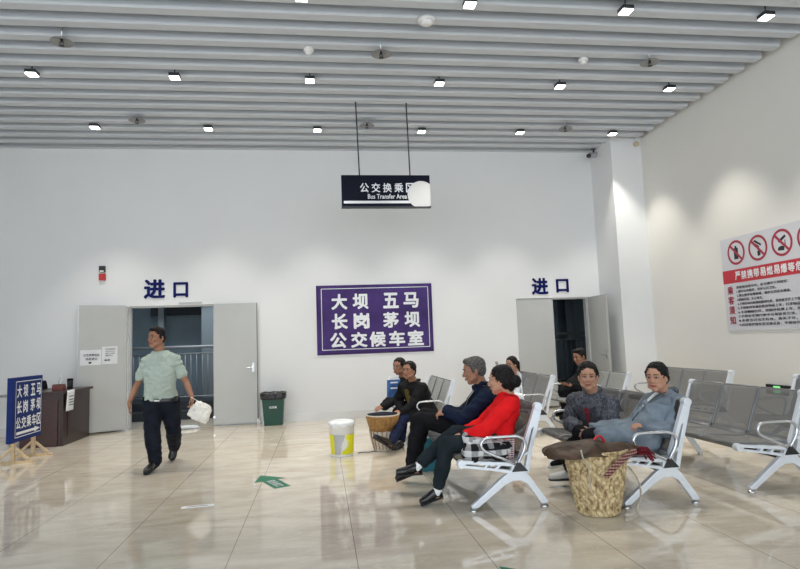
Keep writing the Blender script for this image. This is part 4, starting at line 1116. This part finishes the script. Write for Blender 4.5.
bm = bmesh.new(); tube(bm, [at_b(628, 466, 4.40), at_b(637, 478, 4.36), at_b(641, 494, 4.36), at_b(637, 508, 4.36), V((2.36, 4.36, .012))-bk.location, V((2.22, 4.30, .012))-bk.location], .013, n=8, flat=.35, hint=V((1, 0, 0)))
build('carrying_strap', bm, M['rope'], bk, smooth=True)
bm = bmesh.new(); tube(bm, [at_b(581, 450, 4.30), at_b(583, 458, 4.29), at_b(588, 466, 4.30), at_b(590, 480, 4.33), at_b(592, 494, 4.36)], .006, n=8)
build('cord', bm, M['rope'], bk, smooth=True)
tag(bk, 'tall pale wicker basket on the floor under the dark brown sack', 'basket')
# brown sacking laid over the basket
def rag(name, spine, width, m, th=.016, seed=0, amp=.02, org=None, parent=None):
    P = smooth_path(spine, 10); bm = bmesh.new(); W = 12; rows = []
    for i, p in enumerate(P):
        d = P[min(i+1, len(P)-1)]-P[max(i-1, 0)]; sd = V((-d.y, d.x, 0)).normalized(); t = i/(len(P)-1)
        wd = width(t) if callable(width) else width
        rows.append([p+sd*wd*(j/W-.5)+V((0, 0, amp*noise.noise(V((t*5+seed, j*.35, seed)))-(abs(j/W-.5)*2)**2*wd*.22)) for j in range(W+1)])
    vs = [[bm.verts.new(q-org) for q in r] for r in rows]
    for i in range(len(vs)-1):
        for j in range(W): f = bm.faces.new((vs[i][j], vs[i+1][j], vs[i+1][j+1], vs[i][j+1])); f.smooth = True
    me = bpy.data.meshes.new(name); bm.to_mesh(me); bm.free()
    o = finish(name, me, m, parent); md = o.modifiers.new('t', 'SOLIDIFY'); md.thickness = th; md.offset = 0
    md = o.modifiers.new('s', 'SUBSURF'); md.levels = 1; md.render_levels = 1
    if parent is None: o.location = org
    return o
sk = empty('sack', (2.14, 4.56, .52)); so = sk.location.copy()
rag('sacking', [at(545, 453, 4.5), at(553, 447, 4.5), at(575, 442, 4.5), at(600, 441, 4.5), at(622, 444, 4.5), at(640, 449, 4.5)], lambda t: .04+.36*math.sin(PI*min(1, t*1.02+.02))**.8, M['leather'], .022, 1, .045, so, sk)
bm = bmesh.new(); tube(bm, [at(594, 447, 4.44)-so, at(594, 440, 4.44)-so, at(599, 436, 4.45)-so, at(604, 441, 4.46)-so, at(604, 448, 4.46)-so], .010, n=8); tube(bm, [at(590, 449, 4.42)-so, at(598, 446, 4.42)-so, at(608, 449, 4.42)-so], .012, n=8)
build('red_handle', bm, M['red'], sk, smooth=True)
bm = bmesh.new(); random.seed(3)
for i in range(26):
    a = at(637+random.uniform(-4, 4), 451+random.uniform(-3, 4), 4.42+random.uniform(-.04, .1))-so
    tube(bm, [a, a+V((.05+random.uniform(0, .03), random.uniform(-.03, .03), .004)), a+V((.10+random.uniform(0, .03), random.uniform(-.04, .04), -.03+random.uniform(-.03, .01)))], .006, n=5, k=3)
build('fringe', bm, M['maroon'], sk, smooth=True)
bm = bmesh.new(); tube(bm, [at(636, 450, 4.36)-so, at(629, 455, 4.31)-so, at(620, 462, 4.285)-so, at(611, 471, 4.30)-so, at(606, 477, 4.32)-so], .024, n=10, flat=.25, hint=V((0, -1, 0)))
build('webbing_strap', bm, M['strapstripe'], sk, smooth=True)
tag(sk, 'dark brown sack with red handle and maroon fringe laid across the wicker basket', 'sack')

# cane basket by bench B
cb = empty('cane_basket', (.775, 7.79, 0))
bm = bmesh.new(); lathe(bm, [(.03, .01), (.115, .0), (.125, .02), (.150, .14), (.172, .26), (.160, .26), (.13, .12), (.10, .03), (.03, .03)], n=72, fn=lambda t, z: .004*math.sin(24*t)+.003*math.sin(z*190+(PI if math.sin(12*t) > 0 else 0))); build('woven_lower_body', bm, M['drumwhite'], cb, smooth=True)
bm = bmesh.new(); lathe(bm, [(.172, .255), (.195, .33), (.215, .425), (.222, .45), (.206, .45), (.19, .36), (.165, .26)], n=72, fn=lambda t, z: .0025*math.sin(z*240)); build('cane_band', bm, M['drum'], cb, smooth=True)
bm = bmesh.new()
for i in range(18):
    t = 2*PI*i/18; tube(bm, [(math.cos(t)*.128, math.sin(t)*.128, .03), (math.cos(t)*.156, math.sin(t)*.156, .15), (math.cos(t)*.180, math.sin(t)*.180, .27)], .006, n=6, k=3)
build('upright_canes', bm, M['drum'], cb, smooth=True)
bm = bmesh.new(); lathe(bm, [(.21, .445), (.222, .45), (.218, .462), (.2, .462)], n=48, capped=False); build('rim', bm, M['drumwhite'], cb, smooth=True)
bm = bmesh.new(); lathe(bm, [(.01, .472), (.12, .478), (.19, .470), (.203, .455), (.01, .40)], n=36, fn=lambda t, z: .01*math.sin(5*t)); build('dark_cloth_cover', bm, M['navytr'], cb, smooth=True)
bm = bmesh.new(); tube(bm, [V((-.12, -.08, .012)), V((-.2, -.12, .01)), V((-.28, -.10, .01)), V((-.34, -.14, .01))], .006, n=6); build('cord', bm, M['black'], cb, smooth=True)
tag(cb, 'drum-shaped cane basket with brown band and dark cover, right of the bucket', 'basket')
# blue paper bag on the far woman's lap
pb = empty('paper_bag', at(393.5, 397, 8.62)); pb.rotation_euler = (0, 0, .15)
bm = bmesh.new(); prism(bm, [(-.09, 0), (.09, 0), (.10, .25), (-.08, .25)], -.04, .04); build('bag_body', bm, M['bluebag'], pb)
bm = bmesh.new(); prism(bm, [(-.08, .25), (.10, .25), (.07, .29), (-.04, .285)], -.035, .035); build('white_top', bm, M['paper'], pb)
bm = bmesh.new(); 
for z in (.12, .20): box(bm, (-.05, -.043, z), (.06, -.0405, z+.02))
build('printed_stripe', bm, M['whiteletter'], pb)
tag(pb, 'blue and white paper bag on the lap of the farthest left seated woman', 'bag')
# black bag on bench B
bm = bmesh.new(); ell(bm, (0, 0, .10), (.12, .14, .11)); cap(bm, (-.02, 0, .18), (.05, .06, .27), .05); ell(bm, (.05, .05, .22), (.07, .08, .07))
me = remeshed(bm, .01, 2, .02, .06); hb = finish('handbag', me, M['liner']); hb.location = (1.43, 8.45, .40)
tag(hb, 'crumpled black bag on the pale bench seat beside the olive knit woman', 'bag')
bm = bmesh.new(); tube(bm, [(-.05, 0, .2), (-.04, 0, .33), (.03, .02, .36), (.06, .04, .25)], .008); build('bag_handle', bm, M['black'], hb, smooth=True)
# white handbag on bench D
wb = empty('handbag', (2.87, 8.52, .415))
bm = bmesh.new(); loft(bm, [(V((0, 0, z)), V((0, w, 0)), V((d, 0, 0))) for z, w, d in ((.0, .13, .05), (.03, .15, .06), (.14, .14, .045), (.16, .13, .03))], n=20, p=3.5); build('bag_body', bm, M['paper'], wb, smooth=True)
for x in (-.03, .03):
    bm = bmesh.new(); tube(bm, [(x, -.08, .14), (x, -.07, .25), (x, 0, .30), (x, .07, .25), (x, .08, .14)], .009); build('bag_handle', bm, M['paper'], wb, smooth=True)
tag(wb, 'white handbag with arched handles on the grey bench by the right doorway', 'bag')
# teal carry bag
tb = empty('travel_bag', (1.10, 6.5, 0)); 
bm = bmesh.new(); loft(bm, [(V((0, 0, z)), V((w, 0, 0)), V((0, d, 0))) for z, w, d in ((.0, .165, .10), (.02, .175, .11), (.38, .165, .10), (.43, .13, .07))], n=28, p=5)
me = remeshed(bm, .01, 2, .008, .1); finish('bag_body', me, M['teal'], tb)
for s in (-1, 1):
    bm = bmesh.new(); tube(bm, [(-.07, s*.05, .41), (-.06, s*.04, .48), (.06, s*.04, .48), (.07, s*.05, .41)], .01); build('bag_handle', bm, M['teal'], tb, smooth=True)
bm = bmesh.new(); box(bm, (-.13, -.118, .08), (.13, -.108, .22)); build('front_pocket', bm, M['teal'], tb, bevel=.004)
tag(tb, 'teal cloth travel bag on the floor behind the navy jacket man\'s shins', 'bag')
# checked garment on lap
bm = bmesh.new(); g0 = at(480, 443, 5.0)
Rg = Matrix.Rotation(.35, 3, 'Y')
ell(bm, (0, 0, 0), (.19, .15, .075), Rg, 20); ell(bm, (.12, -.05, -.03), (.13, .13, .07), None, 18); ell(bm, (-.10, -.08, -.06), (.08, .10, .10), None, 16); cap(bm, (-.12, -.12, -.02), (.12, -.14, -.07), .05)
me = remeshed(bm, .009, 3, .022, .08); ck = finish('checked_garment', me, M['checked']); ck.location = g0+V((0, -.02, 0))
tag(ck, 'black and white checked cloth bundled on the lap of the woman in red', 'cloth')
sb = empty('small_bag', at(506.5, 459, 4.93)+V((0, 0, .0)))
bm = bmesh.new(); prism(bm, [(-.055, 0), (.05, 0), (.065, .17), (-.04, .17)], -.05, .03); build('bag_body', bm, M['stripebag'], sb, bevel=.008)
bm = bmesh.new(); tube(bm, [(-.03, 0, .165), (-.02, 0, .20), (.04, 0, .20), (.05, 0, .165)], .005); build('bag_handle', bm, M['black'], sb, smooth=True)
tag(sb, 'small pink and black patterned bag standing on the seat next to the woman in red', 'bag')

# bucket
bu = empty('bucket', (.235, 7.62, 0))
bm = bmesh.new(); lathe(bm, [(.01, .004), (.135, .0), (.138, .01), (.158, .36), (.166, .362), (.166, .385), (.150, .385), (.13, .02), (.01, .02)], n=48); build('pail', bm, M['bucket'], bu, smooth=True)
def label_patch(name, a0, a1, z0, z1, m, slant=0):
    bm = bmesh.new(); n = 16; A = []; B = []
    for i in range(n+1):
        t = i/n
        for z, L_ in ((z0, A), (z1, B)):
            sl = slant*((z-z0)/(z1-z0)); tt = math.radians(a0+sl[0]+(a1+sl[1]-a0-sl[0])*t) if isinstance(sl, tuple) else math.radians(a0+(a1-a0)*t)
            r = .138+.020*z/.36+.0022; L_.append(bm.verts.new((r*math.cos(tt), r*math.sin(tt), z)))
    for i in range(n): bm.faces.new((A[i], A[i+1], B[i+1], B[i]))
    return build(name, bm, m, bu, smooth=True)
def label_quad(name, lo, hi, z0, z1, m):
    "lo/hi: angle limits at the bottom and at the top"
    bm = bmesh.new(); n = 16; A = []; B = []
    for i in range(n+1):
        t = i/n
        for (p, z, L_) in ((lo, z0, A), (hi, z1, B)):
            tt = math.radians(p[0]+(p[1]-p[0])*t); r = .138+.0205*z/.36+.0022; L_.append(bm.verts.new((r*math.cos(tt), r*math.sin(tt), z)))
    for i in range(n): bm.faces.new((A[i], A[i+1], B[i+1], B[i]))
    build(name, bm, m, bu, smooth=True)
label_quad('yellow_label', (170, 228), (170, 228), .03, .27, M['yellow'])
label_quad('silver_label', (230, 258), (230, 282), .03, .27, M['silver'])
label_quad('yellow_label', (264, 360), (290, 360), .03, .27, M['yellow'])
bm = bmesh.new(); lathe(bm, [(.163, .37), (.172, .40), (.155, .425), (.10, .44), (.02, .43), (.01, .39), (.15, .36)], n=48, fn=lambda t, z: .008*math.sin(9*t+z*30)); build('liner_bag', bm, M['clearfilm'], bu, smooth=True)
tag(bu, 'white plastic bucket with yellow and silver label standing alone on the floor', 'bucket')

# green bin
gb = empty('trash_bin', (-.865, 10.92, 0))
bm = bmesh.new(); 
def sq(w, d, z): return [V((a*w/2, b*d/2, z)) for a, b in ((-1, -1), (1, -1), (1, 1), (-1, 1))]
ringsurf(bm, [sq(.31, .25, 0), sq(.39, .32, .50), sq(.37, .30, .50), sq(.30, .24, .03)])
for f in bm.faces: f.smooth = False
build('bin_body', bm, M['bingreen'], gb, bevel=.012)
bm = bmesh.new(); loft(bm, [(V((0, 0, z)), V((w, 0, 0)), V((0, d, 0))) for z, w, d in ((.46, .20, .168), (.47, .215, .18), (.56, .222, .185), (.575, .19, .15), (.54, .15, .12))], n=36, p=6)
me = remeshed(bm, .009, 1, .012, .05); finish('bin_liner', me, M['liner'], gb)
text_obj('bin_lettering', [('垃圾桶', (-.065, -.160, .30), .13, .042, .02)], UX, UZ, -UY, M['whiteletter'], parent=gb, lift=.0)
tag(gb, 'green plastic trash bin with black liner against the far wall beside the left doorway', 'trash bin')
wk = bmesh.new(); box(wk, (-.03, -.03, 0), (.03, .03, .10))
tag(build('floor_valve', wk, M['white'], loc=V((-1.15, 11.15, 0)), bevel=.005), 'small white block on the floor by the door edge, left of the green bin', 'block')

# desk
dk = empty('desk', (-3.93, 9.72, 0))
bm = bmesh.new(); box(bm, (-.62, -.05, .785), (.06, 1.08, .825)); build('desk_top', bm, M['desk'], dk, bevel=.004)
bm = bmesh.new(); box(bm, (-.02, .0, 0), (.02, 1.04, .785)); build('front_panel', bm, M['desk'], dk, bevel=.002)
bm = bmesh.new(); box(bm, (.022, .16, .12), (.030, .92, .70)); build('raised_panel', bm, M['desk'], dk, bevel=.004)
for yv in (0, 1.0):
    bm = bmesh.new(); box(bm, (-.58, yv, 0), (-.02, yv+.04, .785)); build('end_panel', bm, M['desk_light'], dk, bevel=.002)
bm = bmesh.new(); box(bm, (-.58, -.02, .02), (-.05, -.002, .70)); build('end_trim', bm, M['desk_light'], dk, bevel=.004)
tag(dk, 'dark reddish-brown wooden desk behind the blue standing sign at the left', 'desk')
ZT = .825
bm = bmesh.new(); ringsurf(bm, [[V((x*.08, y_*.06, z)) for x, y_ in ((-1, -1), (1, -1), (1, 1), (-1, 1))] for z in (0, .09)])
o = build('small_box', bm, M['red'], loc=V((-4.06, 9.93, ZT)), bevel=.006); tag(o, 'small dark red box on the desk under the clear bottle\'s side', 'box'); o.data.materials[0] = mat('brown_red_box', (.16, .035, .025), .5)
bm = bmesh.new(); box(bm, (-.07, -.05, .09), (.07, .05, .10)); build('lid', bm, M['desk'], o, bevel=.002); o['label'] = 'small reddish brown box on the desk between bottle and paper sheet'
bo = empty('bottle', (-4.10, 10.08, ZT)); bm = bmesh.new(); lathe(bm, [(.005, 0), (.032, 0), (.034, .02), (.034, .13), (.026, .16), (.013, .18), (.013, .20)], n=20); build('bottle_body', bm, M['water'], bo, smooth=True)
bm = bmesh.new(); lathe(bm, [(.002, .2), (.016, .2), (.016, .222), (.002, .222)], n=16); build('cap', bm, M['white'], bo)
tag(bo, 'clear plastic bottle with white cap on the desk', 'bottle')
cu = empty('thermos_cup', (-4.06, 10.34, ZT)); bm = bmesh.new(); lathe(bm, [(.005, 0), (.040, 0), (.044, .01), (.046, .13), (.04, .135), (.005, .13)], n=24); build('cup_body', bm, M['black'], cu, smooth=True)
bm = bmesh.new(); lathe(bm, [(.005, .13), (.047, .132), (.047, .155), (.03, .165), (.005, .165)], n=24); build('lid', bm, M['shoe_dull'], cu, smooth=True)
tag(cu, 'black cylindrical cup with lid on the right end of the desk', 'cup')
ch = empty('office_chair', (-4.60, 10.62, 0))
bm = bmesh.new(); loft(bm, [(V((0, 0, z)), V((0, w, 0)), V((.03, 0, 0))) for z, w in ((.50, .13), (.55, .16), (.85, .16), (.93, .12), (.96, .07))], n=24, p=3); build('backrest', bm, M['shoe_dull'], ch, smooth=True)
bm = bmesh.new(); box(bm, (-.42, -.22, .42), (0, .22, .49)); build('seat', bm, M['shoe_dull'], ch, bevel=.02)
bm = bmesh.new(); cyl(bm, (-.2, 0, .06), (-.2, 0, .42), .025); build('post', bm, M['black'], ch)
for i in range(5):
    t = 2*PI*i/5; bm = bmesh.new(); cap(bm, (-.2, 0, .08), (-.2+.26*math.cos(t), .26*math.sin(t), .05), .022, .015); ell(bm, (-.2+.26*math.cos(t), .26*math.sin(t), .025), (.025, .025, .025), None, 10); build('leg', bm, M['black'], ch, smooth=True)
tag(ch, 'black office chair behind the desk, only its rounded back top showing over the desk', 'chair')
# paper hanging on the desk front
ps = empty('paper_sheet', (-3.868, 9.88, .52))
bm = bmesh.new(); n = 8
vs = [[bm.verts.new((.006+.004*math.sin(j*1.2)+(.0 if i < n else .0), -.13+.26*j/6-.05*(1-i/n), .31*i/n)) for j in range(7)] for i in range(n+1)]
for i in range(n):
    for j in range(6): bm.faces.new((vs[i][j], vs[i][j+1], vs[i+1][j+1], vs[i+1][j])).smooth = True
o = build('sheet', bm, M['paper'], ps); md = o.modifiers.new('t', 'SOLIDIFY'); md.thickness = .002
bm = bmesh.new()
for z in (.08, .12, .16, .21): box(bm, (.0125, -.08, z), (.0135, .08, z+.012))
build('printed_rows', bm, M['ink'], ps)
tag(ps, 'white printed paper sheet hanging on the dark desk front', 'paper')

# blue standing sign
sg = empty('standing_sign', (-3.965, 8.66, 0))
y0, y1, z0, z1 = -.40, .42, .275, 1.105
bm = bmesh.new(); box(bm, (-.035, y0, z0), (.033, y1, z1)); build('sign_board', bm, M['signblue'], sg, bevel=.003)
X = .0345
bm = bmesh.new()
def stripX(bm, y0, y1, z0, z1): bm.faces.new([bm.verts.new((X+.001, a, b)) for a, b in ((y0, z0), (y1, z0), (y1, z1), (y0, z1))])
a0, a1_, c0_, c1_ = y0+.075, y1-.035, z0+.055, z1-.05; w = .010
for r in ((a0, a1_, c0_, c0_+w), (a0, a1_, c1_-w, c1_), (a0, a0+w, c0_, c1_), (a1_-w, a1_, c0_, c1_)): stripX(bm, *r)
build('border_line', bm, M['whiteletter'], sg)
def brow_(s, ys, z, w, h): return [(c, V((X, yv, z)), w, h, .026) for c, yv in zip(s, ys)]
its = brow_('大坝五马', (-.295, -.13, .07, .235), .84, .125, .165)+brow_('长岗茅坝', (-.295, -.13, .07, .235), .635, .125, .165)+brow_('公交乘车区', (-.305, -.165, -.025, .115, .25), .435, .12, .155)
text_obj('sign_lettering', its, UY, UZ, UX, M['whiteletter'], parent=sg)
bm = bmesh.new(); bm.faces.new([bm.verts.new((X+.0015, a, b)) for a, b in ((-.29, .365), (.20, .365), (.20, .345), (.36, .382), (.20, .42), (.20, .40), (-.29, .40))]); build('white_arrow', bm, M['whiteletter'], sg)
for yv in (-.24, .30):
    st = empty('wooden_foot', (0, yv, 0)); st.parent = sg
    bm = bmesh.new(); box(bm, (-.02-.022, -.022, .03), (.002, .022, .30)); build('post', bm, M['wood'], st)
    bm = bmesh.new(); box(bm, (-.27, -.022, 0), (.23, .022, .032)); build('foot_bar', bm, M['wood'], st)
    for s in (-1, 1):
        bm = bmesh.new(); Rr = Matrix.Rotation(s*math.radians(48), 3, 'Y')
        box(bm, (-.014, -.015, -.11), (.014, .015, .11), R=Rr, T=V((-.02-s*.105, 0, .12))); build('brace', bm, M['wood'], st)
tag(sg, 'blue standing sign with white characters and right-pointing arrow on pale wooden feet', 'sign')

# floor markings
def arrow(name, c, ang, s, label):
    o = empty(name, (c[0], c[1], .0)); o.rotation_euler = (0, 0, ang)
    bm = bmesh.new(); pts = [(-.30, -.075), (.04, -.075), (.04, -.15), (.30, 0), (.04, .15), (.04, .075), (-.30, .075)]
    a = [bm.verts.new((x*s, y*s, .0005)) for x, y in pts]; b = [bm.verts.new((x*s, y*s, .002)) for x, y in pts]
    bm.faces.new(b); n = len(pts)
    for i in range(n): bm.faces.new((a[i], a[(i+1) % n], b[(i+1) % n], b[i]))
    build('arrow_sheet', bm, M['green'], o)
    text_obj('arrow_lettering', [('安全出口', (.02*s, -.02*s, .002), .0001, .0001, 0)], UX, UY, UZ, M['whiteletter'], parent=o)
    bpy.data.objects.remove([x for x in COL.objects if x.name.startswith('arrow_lettering')][-1])
    bm = bmesh.new()
    put_text(bm, '安全出口', V((.02*s, .045*s, .0022)), V((-1, 0, 0)), V((0, -1, 0)), UZ, .27*s, .085*s, .02, lift=.0008)
    me = bpy.data.meshes.new('arrow_lettering'); bm.to_mesh(me); bm.free(); finish('arrow_lettering', me, M['whiteletter'], o)
    tag(o, label, 'floor marking')
A1 = V((-.62, 6.50)); B1 = V((-.32, 6.27))
arrow('floor_arrow', (-.545, 6.43), math.radians(114), 1.12, 'green arrow sticker with white characters on the floor left of the centre')
arrow('floor_arrow', (1.19, 3.36), math.radians(114), 1.12, 'green arrow sticker at the bottom edge of view near the front')
bm = bmesh.new(); box(bm, (-.14, -.035, .0005), (.14, .035, .002)); fs = build('floor_strip', bm, M['paper'], loc=at(198, 510.5, 5.45)*V((1, 1, 0)) if False else V((-1.12, 5.62, 0)))  # thin white strip with a dark line, flat on the floor
fs.rotation_euler = (0, 0, .12)
bm = bmesh.new(); box(bm, (-.09, -.008, .0021), (.09, .008, .0025)); build('dark_line', bm, M['ink'], fs)
tag(fs, 'narrow white strip flat on the floor in front of the walking man', 'label')
bm = bmesh.new(); ell(bm, (0, 0, .025), (.16, .07, .03)); ell(bm, (.1, .03, .02), (.1, .06, .03)); ell(bm, (-.1, -.02, .02), (.08, .05, .02))
me = remeshed(bm, .008, 1, .02, .04); o = finish('plastic_sheet', me, M['film']); o.location = (-2.36, 10.95, 0); tag(o, 'crumpled shiny plastic lying on the floor at the left doorway threshold', 'plastic')

# ================================================================== LIGHT
w = bpy.data.worlds.new('daylight'); sc.world = w; w.use_nodes = True
bgn = w.node_tree.nodes['Background']; bgn.inputs[0].default_value = (.86, .93, 1.0, 1); bgn.inputs[1].default_value = 1.5
L = bpy.data.lights.new('corridor_fill', 'AREA'); L.shape = 'RECTANGLE'; L.size = 2.5; L.size_y = .3; L.energy = 30; L.color = (.8, .9, 1)  # unseen fill light added to brighten the corridor beyond the doors
o = bpy.data.objects.new('corridor_fill', L); COL.objects.link(o); o.location = (-2.3, 12.6, 3.15)

vs = sc.view_settings
sc.display_settings.display_device = 'sRGB'
vs.view_transform = 'Standard'; vs.look = 'None'; vs.exposure = 1.08; vs.gamma = 1; vs.use_curve_mapping = False
sc.cycles.max_bounces = 8; sc.cycles.transparent_max_bounces = 16
